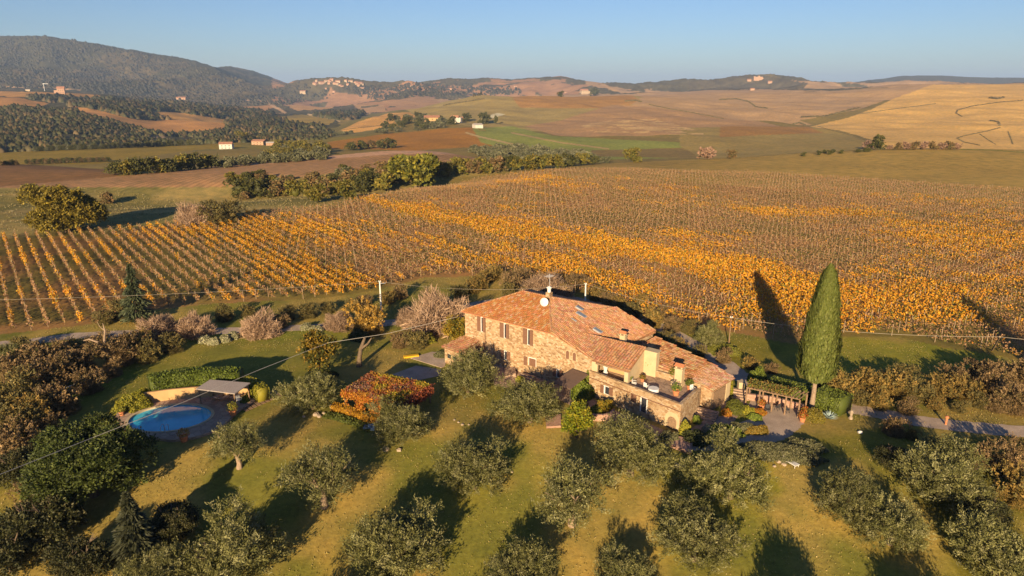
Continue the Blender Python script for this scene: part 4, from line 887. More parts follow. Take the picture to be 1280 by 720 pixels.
# the slightly higher back half of the side roof shows as a verge step
v0 = loc_(P(711.6, 404, 6.6)); 
vb = 5.2
tile_roof('roof', [(-1.2, vb, zpl(-1.2, vb)+.28), (3.4, vb-.6, zpl(3.4, vb-.6)+.28), (8.4, vb, zpl(8.4, vb)+.28), (8.5, 13.6, E2[2]+.28), (2.0, 13.7, zpl(2.0, 13.7)+.28), (-3, 8.5, zpl(-3, 8.5)+.28)][0:1]+[(7.6, vb, zpl(7.6, vb)+.28), (8.5, 13.6, E2[2]+.28), (2.1, 13.6, zpl(2.1, 13.6)+.28)], house, seed=14)
mb = MB(); mb.prism([(0.0, 0), (6.15, 0), (8.2, 13.3), (1.81, 13.38)], -.2, [zpl(0, 0)-.13, zpl(6.15, 0)-.13, zpl(8.2, 13.3)-.13, zpl(1.81, 13.38)-.13]); mb.build('side_wall', MATS['stone'], house)
# pale cornice lines under the eaves
mb = MB(); mb.box((-7.5, -.08, 6.83), (14.9, .16, .13)); mb.build('cornice', MATS['plaster'], house)
mb = MB(); mb.tube([(-.05, -.10, zpl(0, 0)-.16), (6.2, -.10, zpl(6.2, 0)-.16)], .08, 6); mb.build('cornice', MATS['plaster'], house)
mb = MB(); mb.tube([(-15.3, -.42, 6.9), (.1, -.42, 6.9)], .075, 7); gu = mb.build('gutter', MATS['terracotta'], house)
mb = MB(); mb.tube([(-11.2, -.38, 6.88), (-11.2, -.12, 6.55), (-11.2, -.1, .1)], .055, 7); mb.build('downpipe', MATS['shutter'], house)
# wing over the terrace
W0 = (2.9, 3.9, 6.2); W1 = loc_(P(807, 435, 6.2)); We0 = (6.35, -.4, 4.72); We1 = (11.75, -.8, 4.72)
tile_roof('wing_roof', [W0, We0, We1, W1], house, cw=.38, seed=5); ridge('ridge_tiles', W0, W1, house)
mb = MB(); mb.prism([(10.95, 1.2), (11.35, 1.2), (W1[0]-.1, W1[1]), (W1[0]-.5, W1[1])], 2.55, [5.3, 5.3, 6.05, 6.05])
mb.prism([(11.0, -.35), (11.35, -.35), (11.37, 1.18), (10.97, 1.18)], 2.55, [4.62, 4.62, 5.28, 5.28]); mb.build('end_wall', MATS['plaster'], house)
mb = MB(); mb.prism([(W1[0]-3.6, W1[1]+.02), (W1[0]+1.6, W1[1]-.12), (W1[0]+1.6, W1[1]+.8), (W1[0]-3.6, W1[1]+.9)], 2.5, 5.9); mb.build('stair_block', MATS['plaster'], house)
mb = MB(); mb.prism([(W1[0]-.1, W1[1]-.18), (W1[0]+1.75, W1[1]-.26), (W1[0]+1.75, W1[1]+.95), (W1[0]-.1, W1[1]+1.0)], 5.905, 6.0); mb.build('coping', MATS['plaster'], house)
mb = MB(); mb.box((6.75, -.28, 3.62), (.8, .3, 1.95)); mb.build('loggia_wall', MATS['plaster'], house)
mb = MB(); mb.box((9.0, 2.3, 3.8), (4.2, .2, 2.5)); mb.build('loggia_back_wall', MATS['ochre'], house)
mb = MB(); mb.box((11.45, -.72, 3.62), (.5, .5, 1.96)); mb.build('pier', MATS['plaster'], house)
mb = MB(); mb.box((9.2, -.55, 4.55), (4.4, .18, .2)); mb.build('beam', MATS['wood'], house)
# lean-to wing at the back right
LT = [(8.15, 4.5, 4.3), (8.7, 13.1, 4.3), (17.9, 10.7, 3.38), (17.6, 4.65, 3.38)]
tile_roof('low_roof', LT, house, cw=.48, seed=6, down=(1, -.06, -.1), cols=[(.33, .165, .08), (.37, .21, .11), (.23, .105, .05), (.39, .24, .14)])
mb = MB(); mb.prism([(8.0, 4.7), (17.4, 4.75), (17.6, 10.5), (8.5, 12.8)], -.2, [4.1, 3.2, 3.2, 4.1]); mb.build('low_wall', MATS['stone'], house)
L3 = [(17.45, 4.5, 3.42), (17.8, 10.75, 3.42), (21.4, 9.3, 2.85), (20.55, 4.0, 2.8)]
tile_roof('end_roof', L3, house, seed=7, cols=[(.38, .24, .16), (.33, .19, .12), (.42, .29, .21), (.28, .16, .10)])
mb = MB(); mb.prism([(17.5, 4.85), (20.3, 4.3), (21.0, 9.0), (17.7, 10.3)], -.2, [3.25, 2.72, 2.72, 3.25]); mb.build('end_wall', MATS['stone'], house)
mb = MB(); mb.prism([(20.36, 4.6), (20.46, 4.6), (20.9, 7.4), (20.8, 7.4)], 0, 2.35); dr = mb.build('barn_door', MATS['wood'], house); tag(dr, 'wide weathered wooden door in the end wall')
mb = MB(); mb.prism([(20.86, 7.7), (20.93, 7.7), (21.05, 8.7), (20.98, 8.7)], 0, 2.6); mb.build('end_pilaster', MATS['plaster'], house)
# terrace block
T0 = (6.2, -.7); T1 = (19.4, -2.85); T2 = (19.35, 2.35)
mb = MB(); mb.prism([T0, T1, T2, (18.9, 4.62), (8.3, 4.45), (6.2, .0)], -.2, 2.6); mb.build('terrace_wall', MATS['stone'], house)
mb = MB(); mb.prism([(6.6, -.35), (19.0, -2.4), (18.95, 2.3), (18.6, 4.3), (8.6, 4.2), (6.6, .2)], 2.6, 2.64); mb.build('terrace_floor', MATS['paving'], house)
def wallstrip(name, p, q, t_, z0, z1, mat, parent=house):
    d = (Vector(q)-Vector(p)).normalized(); n_ = Vector((-d.y, d.x))*t_; mb = MB(); mb.prism([p, q, (q[0]+n_.x, q[1]+n_.y), (p[0]+n_.x, p[1]+n_.y)], z0, z1); return mb.build(name, MATS[mat], parent)
wallstrip('parapet', (6.2, -.705), (19.4, -2.855), .38, 2.6, 3.38, 'stone'); wallstrip('parapet', (19.403, -2.46), (19.353, 2.3), .38, 2.6, 3.38, 'stone')
wallstrip('parapet', (12.9, 4.15), (16.0, 4.05), .35, 2.62, 3.45, 'stone')
wallstrip('parapet', (17.3, 4.2), (18.9, 4.1), .3, 2.62, 3.2, 'stone')
wallstrip('string_course', (6.25, -.78), (19.45, -2.94), .12, 2.46, 2.54, 'shutter')
# openings ----------------------------------------------------------
def on_fac(px, py, pl):
    p0, d = pl; w = onplane(px, py, LW(*p0), (LW(p0[0]+d[0], p0[1]+d[1])-LW(*p0)).normalized()); return loc_(w)
FAC = ((0, 0), (1, 0)); td = (Vector(T1)-Vector(T0)).normalized(); TER = (T0, (td.x, td.y))
def panel(mb, pl, x0, y0, x1, y1, off, th=.05, arch=False, ext=0):
    """a board on the facade from two opposite corners surveyed in the picture"""
    p = on_fac(x0, y0, pl); q = on_fac(x1, y1, pl); d = Vector(pl[1]); n_ = Vector((d.y, -d.x)); a0 = Vector(p[:2]); L_ = (Vector(q[:2])-a0).dot(d); zt = p[2]; zb = q[2]
    c = a0+n_*off; e_ = a0+n_*(off+th)
    prof = [(0-ext, zb-ext), (L_+ext, zb-ext)]
    if arch: prof += [(L_/2+(L_/2+ext)*math.cos(a), zt-L_/2+(L_/2+ext)*math.sin(a)) for a in np.linspace(0, math.pi, 9)]
    else: prof += [(L_+ext, zt+ext), (0-ext, zt+ext)]
    v = [(c.x+d.x*s_, c.y+d.y*s_, z_) for s_, z_ in prof]+[(e_.x+d.x*s_, e_.y+d.y*s_, z_) for s_, z_ in prof]; n = len(prof)
    mb.add(v, [tuple(range(n-1, -1, -1)), tuple(range(n, 2*n))]+[(i, (i+1) % n, n+(i+1) % n, n+i) for i in range(n)])
def one(name, mat, pl, x0, y0, x1, y1, off=.01, th=.05, arch=False, parent=house, ext=0):
    mb = MB(); panel(mb, pl, x0, y0, x1, y1, off, th, arch, ext); return mb.build(name, MATS[mat], parent)
c4 = lambda x, y: (570+x/8.533, 375+y/8.533)
def french(x0, x1, x2, x3, yt, yb, pl, c, half=True):
    """left shutter x0-x1, opening x1-x2, right shutter x2-x3 (crop pixels)"""
    k_ = .25 if pl is FAC else .33
    def q(x, y): return c(x, y+(x-x0)*k_)
    f = one('window', 'white', pl, *q(x1-2, yt-3), *q(x2+2, yb+3), off=.012, th=.05, ext=.0)
    one('pane', 'glass', pl, *q(x1+(x2-x1)*.32, yt+4), *q(x2, yb-3), off=.066, th=.015, parent=f)
    one('shutter', 'shutter', pl, *q(x0, yt), *q(x1, yb), off=.03, th=.07, parent=f)
    one('shutter', 'shutter', pl, *q(x2, yt), *q(x3, yb), off=.03, th=.07, parent=f)
    one('lintel', 'plaster', pl, *q(x0, yt-12), *q(x3, yt-4), off=.011, th=.03, parent=f)
    one('sill', 'plaster', pl, *q(x0, yb+4), *q(x3, yb+9), off=.01, th=.12, parent=f)
    return f
french(228, 268, 288, 318, 170, 322, FAC, c4); french(470, 514, 536, 568, 238, 390, FAC, c4); french(717, 764, 790, 822, 298, 462, FAC, c4)
one('lower_door', 'shutter', FAC, *c4(230, 455), *c4(265, 545), arch=True); one('lower_door', 'shutter', FAC, *c4(283, 462), *c4(318, 552), arch=True)
french(482, 516, 545, 580, 530, 622, FAC, c4); one('shutter', 'shutter', FAC, *c4(725, 596), *c4(758, 700), off=.03)
f = one('front_door', 'white', FAC, *c4(776, 604), *c4(856, 716), off=.008, th=.04); one('door_leaf', 'shutter', FAC, *c4(784, 614), *c4(852, 714), off=.05, th=.05, parent=f)
c5 = lambda x, y: (620+x/8.533, 430+y/8.533)
french(612, 645, 680, 712, 258, 340, FAC, c5)
for x in (750, 823):
    yy_ = 66+(x-750)*.28
    f = one('arched_window', 'plaster', FAC, *c5(x-6, yy_-8), *c5(x+36, yy_+100), off=.006, th=.03, arch=True); one('shutter', 'shutter', FAC, *c5(x, yy_), *c5(x+30, yy_+95), off=.037, arch=True, parent=f)
c6 = lambda x, y: (720+x/8.533, 460+y/8.533)
french(265, 298, 358, 392, 172, 258, TER, c6)
f = one('window', 'plaster', TER, *c6(578, 256), *c6(652, 384), off=.008, th=.03); one('shutter', 'shutter', TER, *c6(587, 268), *c6(645, 374), off=.04, parent=f)
f = one('side_door', 'white', TER, *c6(690, 298), *c6(756, 486), off=.008, th=.03); one('door_leaf', 'glass', TER, *c6(704, 312), *c6(748, 480), off=.04, th=.03, parent=f)
f = one('arched_doorway', 'plaster', TER, *c6(956, 440), *c6(1098, 662), off=.008, th=.05, arch=True); one('door_leaf', 'wood', TER, *c6(984, 500), *c6(1068, 660), off=.06, th=.03, arch=True, parent=f)
# chimneys
def chimney(a, b_, z0, z1, w, d, name='chimney', mat='plaster'):
    mb = MB(); mb.box((a, b_, (z0+z1)/2), (w, d, z1-z0)); c = mb.build(name, MATS[mat], house)
    mb = MB(); mb.box((a, b_, z1+.05), (w+.2, d+.2, .1)); 
    for sx in (-1, 1):
        for sy in (-1, 1): mb.box((a+sx*w*.36, b_+sy*d*.36, z1+.22), (w*.2, d*.2, .24))
    mb.build('chimney_head', MATS[mat], c)
    mb = MB(); mb.prism([(a-w*.62, b_-d*.62), (a+w*.62, b_-d*.62), (a+w*.62, b_), (a-w*.62, b_)], z1+.35, [z1+.4, z1+.4, z1+.66, z1+.66]); mb.prism([(a-w*.62, b_+.004), (a+w*.62, b_+.004), (a+w*.62, b_+d*.62), (a-w*.62, b_+d*.62)], z1+.35, [z1+.66, z1+.66, z1+.4, z1+.4])
    mb.build('chimney_cap', MATS['terracotta'], c); return c
k1 = loc_(P(779, 421, 6.2)); k1 = (k1[0], k1[1]); chimney(k1[0], k1[1], zpl(*k1)-.3, zpl(*k1)+1.55, .75, .6)
chimney(16.4, 3.5, 2.6, 4.85, .95, .8)
mb = MB(); mb.prism([(15.6, 2.9), (17.0, 2.9), (17.0, 4.0), (15.6, 4.0)], 2.64, 3.15); mb.build('chimney_base', MATS['plaster'], house)
mb = MB(); mb.box((-5.1, 6.9, 9.35), (.7, .7, 1.0)); c = mb.build('chimney', MATS['stone'], house); mb = MB(); mb.lathe([(.0, 0), (.24, 0), (.26, .5), (.38, .62), (.38, .72), (.0, .9)], (-5.1, 6.9, 9.85), 12); mb.build('chimney_pot', MATS['white'], c)
mb = MB(); mb.tube([(-5.3, 7.3, 9), (-5.3, 7.3, 12.4)], .04, 6); ms_ = mb.build('antenna', MATS['steel'], house); mb = MB()
for i in range(7): mb.tube([(-5.3-.5+.0*i, 7.3-.7+.2*i, 12.1), (-5.3+.5, 7.3-.7+.2*i, 12.1)], .02, 5)
mb.tube([(-5.3, 6.5, 12.1), (-5.3, 8.0, 12.1)], .025, 5); mb.build('antenna_elements', MATS['steel'], ms_)
dl = loc_(P(679.5, 379, 9.0)); mb = MB(); prof = [(.02, 0), (.25, .03), (.45, .1), (.6, .2)]
mb.lathe(prof+[(.6, .24), (.45, .14), (.02, .03)], n=18); dish = mb.build('satellite_dish', MATS['white'], house); dish.location = (dl[0], dl[1], 9.15); dish.rotation_euler = (R(70), 0, R(52))
mb = MB(); mb.tube([(dl[0], dl[1], 8.2), (dl[0], dl[1]+.15, 9.1)], .04, 6); mb.build('dish_mast', MATS['steel'], house)
for x, y, s_ in ((727, 393, 1.0), (724.5, 384.5, .7), (718, 399, .6), (747.5, 414.5, .85)):
    z_ = 7.0
    for _ in range(12): l_ = loc_(P(x, y, z_)); z_ = .5*z_+.5*(zpl(l_[0], l_[1])+(.28 if l_[1] > 5.2 else 0)+.16)
    mb = MB(); hx, hy = .75*s_, .38*s_; pts = [(l_[0]+dx, l_[1]+dy) for dx, dy in ((-hx, -hy), (hx, -hy), (hx, hy), (-hx, hy))]; zz = [zpl(*q)+(.28 if l_[1] > 5.2 else 0) for q in pts]
    mb.prism(pts, [z-.05 for z in zz], [z+.17 for z in zz]); sk = mb.build('skylight', MATS['steel'], house); mb = MB(); pts2 = [(l_[0]+dx*.84, l_[1]+dy*.8) for dx, dy in ((-hx, -hy), (hx, -hy), (hx, hy), (-hx, hy))]; zz2 = [zpl(*q)+(.28 if l_[1] > 5.2 else 0) for q in pts2]
    mb.prism(pts2, [z+.172 for z in zz2], [z+.185 for z in zz2]); mb.build('pane', MATS['skyglass'], sk)
# porch at the left end
pr = [(-15.3, 0, 3.05), (-15.9, -4.1, 2.5), (-12.3, -4.3, 2.45), (-12.3, -.02, 3.0)]
tile_roof('porch_roof', pr, house, seed=9); mb = MB(); mb.prism([(-15.6, -3.8), (-12.6, -4.0), (-12.6, -.03), (-15.2, -.03)], -.1, [2.38, 2.36, 2.85, 2.88]); mb.build('porch_wall', MATS['stone'], house)
PF = ((-12.6, -4.0), (-.9978, .0665)); PFr = ((-15.6, -3.8), (.9978, -.0665))
for px_, py_ in ((559.5, 442), (566, 445)): one('window', 'glass', PFr, px_, py_, px_+4.3, py_+6.5, off=.01, th=.04)
# awning over the side door
mb = MB(); mb.prism([(3.3, -4.6), (6.1, -5.0), (6.1, -.72), (3.4, -.3)], [2.35, 2.35, 2.75, 2.75], [2.42, 2.42, 2.82, 2.82]); aw = mb.build('awning', MATS['canopy'], house)
for a_, b_ in ((3.4, -4.5), (6.0, -4.9)): mb = MB(); mb.tube([(a_, b_, 0), (a_, b_, 2.36)], .05, 6); mb.build('awning_post', MATS['darkmetal'], aw)
# steps beside the terrace
def steps(name, px0, py0, w, n, rise, run, rz, label, z0=0):
    p = P(px0, py0, z0); mb = MB()
    for i in range(n): mb.box((0, i*run, rise*(i+1)/2), (w, run*.98, rise*(i+1)))
    return tag(mb.build(name, MATS['paving'], None, (p.x, p.y, z0), rz), label, 'steps')
steps('stone_steps', 880, 524, 2.6, 4, .16, .45, RZH+.1, 'short flight of pale stone steps at the right side of the terrace wall')
steps('stone_steps', 924, 498, 2.4, 4, .16, .45, RZH+.2, 'stone steps rising beside the end of the low tiled wing')
steps('stone_steps', 655, 476, 2.2, 3, .17, .5, RZH, 'low stone steps leading up to the front door')
steps('stone_steps', 633, 466, 3.0, 3, .17, .5, RZH-.9, 'low stone steps between the two olive trees at the farmhouse wall')
mb = MB(); p = P(747, 517)
for i in range(14):
    a0, a1 = math.pi*(.75+i/14*1.2), math.pi*(.75+(i+1)/14*1.2); mb.prism([(1.7*math.cos(a0), 1.7*math.sin(a0)), (2.0*math.cos(a0), 2.0*math.sin(a0)), (2.0*math.cos(a1), 2.0*math.sin(a1)), (1.7*math.cos(a1), 1.7*math.sin(a1))][::1], 0, .8)
single(mb, 'curved_brick_planter', MATS['brickslab'], 'curved pinkish brick planter wall in front of the terrace wall', 'planter', loc=(p.x, p.y, 0))

# things on the terrace
TZ = 2.64
p = P(817, 485, TZ+.75); o = thing('round_table', 'round table under a white cloth on the roof terrace', 'table', (p.x, p.y, TZ)); mb = MB(); mb.lathe([(0, .75), (.62, .75), (.64, .70), (.66, .35), (.60, .34), (.58, .70), (0, .70)], n=20); mb.build('tablecloth', MATS['white'], o); mb = MB(); mb.tube([(0, 0, 0), (0, 0, .7)], .05, 8); mb.build('leg', MATS['steel'], o)
def chair(px, py, z, rz, label, mat='white', group=None):
    p = P(px, py, z+.4); o = thing('garden_chair', label, 'chair', (p.x, p.y, z), rz, group); mb = MB(); mb.box((0, 0, .44), (.5, .5, .05)); mb.build('seat', MATS[mat], o); mb = MB(); mb.box((0, .25, .72), (.5, .05, .5)); mb.build('backrest', MATS[mat], o)
    for sx in (-1, 1):
        for sy in (-1, 1): mb = MB(); mb.tube([(sx*.21, sy*.21, 0), (sx*.21, sy*.21, .43)], .025, 6); mb.build('leg', MATS[mat], o)
        mb = MB(); mb.box((sx*.25, 0, .64), (.05, .45, .04)); mb.build('armrest', MATS[mat], o)
    return o
chair(808, 483, TZ, 2.2, 'white garden chair left of the clothed round table on the terrace'); chair(744, 463.5, TZ, 2.0, 'white garden chair at the left end of the loggia'); chair(866, 487, TZ, .5, 'white garden chair in the far right corner of the terrace'); chair(793, 479, TZ, 1.2, 'small white chair beside the cream pier of the terrace')
p = P(757, 461, TZ+.8); mb = MB(); mb.lathe([(0, 0), (.3, 0), (.34, .3), (.2, .5), (.28, .9), (.4, 1.2), (.28, 1.6), (.1, 1.75), (0, 1.78)], n=12); single(mb, 'covered_parasol', MATS['white'], 'closed white parasol wrapped in cloth inside the loggia', 'parasol', loc=(p.x, p.y, TZ))
pot(813, 463, [(.22, .17, .02), (.15, .15, .03), (.3, .13, .02)], 'large potted shrub against the cream wall of the roof terrace', TZ, 2.6)
pot(843, 472, [(.18, .19, .02), (.12, .14, .02)], 'yellow-green potted plant in front of the square terrace chimney', TZ, 1.7)
pot(845, 491, [(.15, .2, .02), (.1, .15, .02)], 'bright green potted plant behind the front parapet of the terrace', TZ, 1.5)
pot(862, 484, [(.14, .17, .02), (.1, .13, .02)], 'green potted plant near the right corner of the terrace', TZ, 1.3)
pot(803, 474, [(.2, .1, .02), (.12, .12, .02)], 'small terracotta pot with plant at the foot of the cream terrace wall', TZ, .9)
pot(787, 475, [(.1, .14, .02), (.14, .16, .02)], 'little green potted plant at the right foot of the cream pier', TZ, .9)
for px_, py_, lab in ((952, 508, 'terracotta pot with orange plant under the left end of the timber pergola'), (1006, 518, 'red flowered terracotta pot at the right end of the timber pergola'), (1003, 524, 'second red flowered pot just below the right end of the timber pergola')):
    pot(px_, py_, [(.34, .10, .02), (.2, .14, .02)], lab, 0, 1.3)

# ------------------------------------------------------------------ swimming pool
pc = P(213, 525); PRX = (P(262, 525).x-P(164, 525).x)/2; PRY = (P(213, 508).y-P(213, 542.5).y)/2; pc = Vector(((P(262, 525).x+P(164, 525).x)/2, (P(213, 508).y+P(213, 542.5).y)/2, 0))
outer = pxy([(144,524),(150,512),(166,505),(185,503),(235,498),(300,496),(322,502),(300,514),(284,530),(268,541),(245,549),(214,553),(180,548),(155,538)])
def star(outer, ang):
    best = None; d = Vector((math.cos(ang), math.sin(ang)))
    for i in range(len(outer)):
        a = Vector(outer[i])-pc.xy; b_ = Vector(outer[(i+1) % len(outer)])-pc.xy; e_ = b_-a; den = d.x*e_.y-d.y*e_.x
        if abs(den) < 1e-9: continue
        t_ = (a.x*e_.y-a.y*e_.x)/den; u_ = (a.x*d.y-a.y*d.x)/den
        if t_ > 0 and -1e-6 <= u_ <= 1.000001: best = max(best or 0, t_)
    return pc.xy+d*(best or 6)
NS = 72; mb = MB(); PH = .28; r1, r2 = [], []
for i in range(NS):
    a = 2*math.pi*i/NS; r1.append((pc.x+PRX*math.cos(a)*1.07, pc.y+PRY*math.sin(a)*1.07)); o_ = star(outer, a); r2.append((o_.x, o_.y))
v = [(x, y, PH) for x, y in r1]+[(x, y, PH) for x, y in r2]+[(x, y, -.1) for x, y in r2]+[(x, y, -.1) for x, y in r1]
f = [(i, NS+i, NS+(i+1) % NS, (i+1) % NS) for i in range(NS)]+[(NS+i, 2*NS+i, 2*NS+(i+1) % NS, NS+(i+1) % NS) for i in range(NS)]
mb.add(v, f); tag(mb.build('pool_terrace', MATS['paving']), kind='structure')
pool = thing('swimming_pool', 'round turquoise-blue swimming pool with pale coping', 'swimming pool', (pc.x, pc.y, 0))
mb = MB(); ring = [(1.0, .02), (1.0, .35), (1.075, .35), (1.075, .27)]; v = [(PRX*k_*math.cos(2*math.pi*i/NS), PRY*k_*math.sin(2*math.pi*i/NS), z_) for k_, z_ in ring for i in range(NS)]
mb.add(v, [(j*NS+i, j*NS+(i+1) % NS, (j+1)*NS+(i+1) % NS, (j+1)*NS+i) for j in range(3) for i in range(NS)]); mb.build('coping', MATS['plaster'], pool)
mb = MB(); mb.add([(PRX*math.cos(2*math.pi*i/NS), PRY*math.sin(2*math.pi*i/NS), .16) for i in range(NS)], [tuple(range(NS))]); mb.build('water', MATS['water'], pool)
mb = MB()
for sx in (-.25, .25): mb.tube([(sx+1.0, -PRY*.86, 0), (sx+1.0, -PRY*.86, .95), (sx+1.0, -PRY*.95, 1.15), (sx+1.0, -PRY*1.07, 1.0), (sx+1.0, -PRY*1.1, .3)], .03, 6)
mb.build('ladder', MATS['steel'], pool)
q = pxy([(181,507),(212,502.5),(243,499.5),(312,498)]); mb = MB()
for i in range(3):
    d = (Vector(q[i+1])-Vector(q[i])).normalized(); n_ = Vector((-d.y, d.x))*.3; mb.prism([q[i], q[i+1], (q[i+1][0]+n_.x, q[i+1][1]+n_.y), (q[i][0]+n_.x, q[i][1]+n_.y)], 0, 1.65)
single(mb, 'garden_wall', MATS['ochre'], 'smooth ochre wall between pool terrace and tall hedge', 'wall')
# shelter with reed roof
sh = thing('pool_shelter', 'open timber shelter with grey reed roof over the loungers', 'shelter', P(279, 500))
base = P(279, 500); c_ = [P(x, y, z) for x, y, z in ((245, 487, 2.35), (262.5, 475.5, 2.6), (313, 479.5, 2.6), (293.5, 493, 2.35))]
mb = MB(); rel = [(p.x-base.x, p.y-base.y) for p in c_][::-1]; zs = [c.z for c in c_][::-1]; mb.prism(rel, zs, [z+.12 for z in zs]); mb.build('roof', MATS['reed'], sh)
for (x, y), zz in zip(rel, zs):
    mb = MB(); mb.tube([(x*.9, y*.85, .2), (x*.9, y*.85, zz)], .08, 7); mb.build('post', MATS['wood'], sh)
mb = MB(); mb.tube([((rel[0][0])*.9, rel[0][1]*.85, 2.3), (rel[3][0]*.9, rel[3][1]*.85, 2.3)], .07, 6); mb.build('beam', MATS['wood'], sh)
for i, (x, y, lab) in enumerate(((268, 499, 'left sun lounger under the reed roofed shelter'), (277, 500, 'middle sun lounger, pulled forward from the reed roofed shelter'), (290, 499, 'right sun lounger under the reed roofed shelter'))):
    p = P(x, y, .4); o = thing('sun_lounger', lab, 'sun lounger', (p.x, p.y, .28), 2.55, 'sun loungers by the pool'); mb = MB(); mb.box((0, -.45, .36), (.65, 1.3, .06)); mb.build('seat', MATS['reed'], o)
    mb = MB(); mb.prism([(-.32, .2), (.32, .2), (.32, .85), (-.32, .85)], [.34, .34, .8, .8], [.4, .4, .86, .86]); mb.build('backrest', MATS['reed'], o)
    for sx in (-1, 1):
        for sy in (-1, .1): mb = MB(); mb.tube([(sx*.28, sy, 0), (sx*.28, sy, .35)], .03, 5); mb.build('leg', MATS['wood'], o)
chair(299, 500, .28, 1.0, 'white chair at the right hand post of the pool shelter'); pot(291, 516, [(.25, .22, .02), (.15, .17, .02)], 'terracotta pot with yellow-green plant right of the pool', .28, 1.7); pot(230, 549, [(.34, .15, .02), (.25, .2, .03)], 'terracotta pot with orange plant at the near rim of the pool', .28, 1.6)
pot(152, 516, [(.2, .2, .02), (.15, .15, .02)], 'terracotta pot at the left rim of the pool terrace', .28, 1.1)
for i in range(9):
    t_ = i/8; p = P(304+42*t_, 510-18*t_); mb = MB(); mb.box((0, 0, .04), (2.3, .42, .08)); o = mb.build('timber_step', MATS['wood'], None, (p.x, p.y, 0), 2.35)
    tag(o, 'weathered timber step of the stepped walk right of the pool shelter', 'step', 'timber steps right of the pool')

# ------------------------------------------------------------------ pergolas
pg = thing('vine_pergola', 'pergola completely covered with orange and red autumn creeper', 'pergola', P(480, 500)); pb = P(480, 500)
cn = [P(x, y, 2.6) for x, y in ((428,489),(463,465),(540,480),(500,508))]; rel = [Vector((p.x-pb.x, p.y-pb.y)) for p in cn]
for r2_ in rel: mb = MB(); mb.tube([(r2_.x*.95, r2_.y*.95, 0), (r2_.x*.95, r2_.y*.95, 2.5)], .1, 7); mb.build('post', MATS['wood'], pg)
for a_, b_ in ((0, 1), (1, 2), (2, 3), (3, 0)): mb = MB(); mb.tube([(rel[a_].x*.95, rel[a_].y*.95, 2.45), (rel[b_].x*.95, rel[b_].y*.95, 2.45)], .08, 6); mb.build('beam', MATS['wood'], pg)
g_ = np.random.default_rng(17); n = 17000; s_, t_ = g_.random(n), g_.random(n); R4 = np.array([[r.x, r.y] for r in rel])
xy = (R4[0]*(1-s_)[:, None]+R4[3]*s_[:, None])*(1-t_)[:, None]+(R4[1]*(1-s_)[:, None]+R4[2]*s_[:, None])*t_[:, None]
lm = (fbm(xy[:, 0]/1.1+9, xy[:, 1]/1.1, 15)-.5)*.35; z_ = 2.75+lm+g_.normal(size=n)*.09; edge = np.minimum(np.minimum(s_, 1-s_), np.minimum(t_, 1-t_)); z_ = np.where(edge < .035, z_-g_.random(n)*1.0, z_)
pt = fbm(xy[:, 0]/2.6+3, xy[:, 1]/2.6, 19, 3)+s_*.12-.06
PAL = [np.array([(.32, .15, .02), (.34, .19, .03), (.26, .10, .02)]), np.array([(.23, .065, .03), (.27, .09, .03), (.18, .06, .03)]), np.array([(.2, .12, .07), (.16, .08, .06), (.25, .13, .08)]), np.array([(.26, .22, .02), (.2, .18, .02), (.33, .24, .02)])]
wh = np.clip(((pt-.33)/.09).astype(int), 0, 3); wh = np.where(g_.random(n) < .22, g_.integers(0, 4, n), wh); order_ = [3, 0, 1, 2]; cc = np.array([PAL[order_[w_]][g_.integers(0, 3)] for w_ in wh])
v, f = quads(np.column_stack([xy, z_]), unit(n, g_), unit(n, g_)+[0, 0, .8], np.full(n, .12), np.full(n, .08)); link('creeper', leafmesh('creeper', v, f, np.repeat(cc, 4, 0)), parent=pg)
n = 5200; t_ = g_.random(n); side = g_.random(n); xy = R4[0]*(1-t_)[:, None]+R4[3]*t_[:, None]; hang = np.where(fbm(t_*7, t_*0+3, 5) > .47, g_.random(n)*2.3, g_.random(n)*.7)
c = np.column_stack([xy[:, 0]+g_.normal(size=n)*.15, xy[:, 1]+g_.normal(size=n)*.15, 2.7-hang]); v, f = quads(c, unit(n, g_), unit(n, g_)+[0, -.8, 0], np.full(n, .12), np.full(n, .08))
link('hanging_creeper', leafmesh('hanging_creeper', v, f, np.repeat(pick([(.38, .15, .02), (.42, .2, .02), (.3, .08, .015)], n, g_), 4, 0)), parent=pg)
n = 2200; t_ = g_.random(n); xy = R4[3]*(1-t_)[:, None]+R4[2]*t_[:, None]; c = np.column_stack([xy[:, 0]+g_.normal(size=n)*.15, xy[:, 1]+g_.normal(size=n)*.15, 2.7-g_.random(n)*1.4]); v, f = quads(c, unit(n, g_), unit(n, g_), np.full(n, .12), np.full(n, .08))
link('hanging_creeper', leafmesh('hanging_creeper', v, f, np.repeat(pick([(.3, .08, .03), (.2, .06, .04)], n, g_), 4, 0)), parent=pg)
mb = MB(); q = pxy([(412,510),(440,519),(474,533)]); 
for i in range(2):
    d = (Vector(q[i+1])-Vector(q[i])).normalized(); n_ = Vector((-d.y, d.x))*.3; mb.prism([q[i], q[i+1], (q[i+1][0]+n_.x, q[i+1][1]+n_.y), (q[i][0]+n_.x, q[i][1]+n_.y)], 0, .5)
single(mb, 'low_wall', MATS['rock'], 'low rough stone wall under the golden hedge', 'wall')
p = P(462, 536); mb = MB(); mb.box((0, 0, .15), (1.3, .9, .3)); mb.box((.2, .1, .38), (.7, .5, .16)); single(mb, 'folded_tarpaulin', simple('blue_tarp', (.2, .28, .36), .6, .1, 3), 'small grey-blue tarpaulin heap at the right end of the golden hedge', 'tarpaulin', loc=(p.x, p.y, 0))
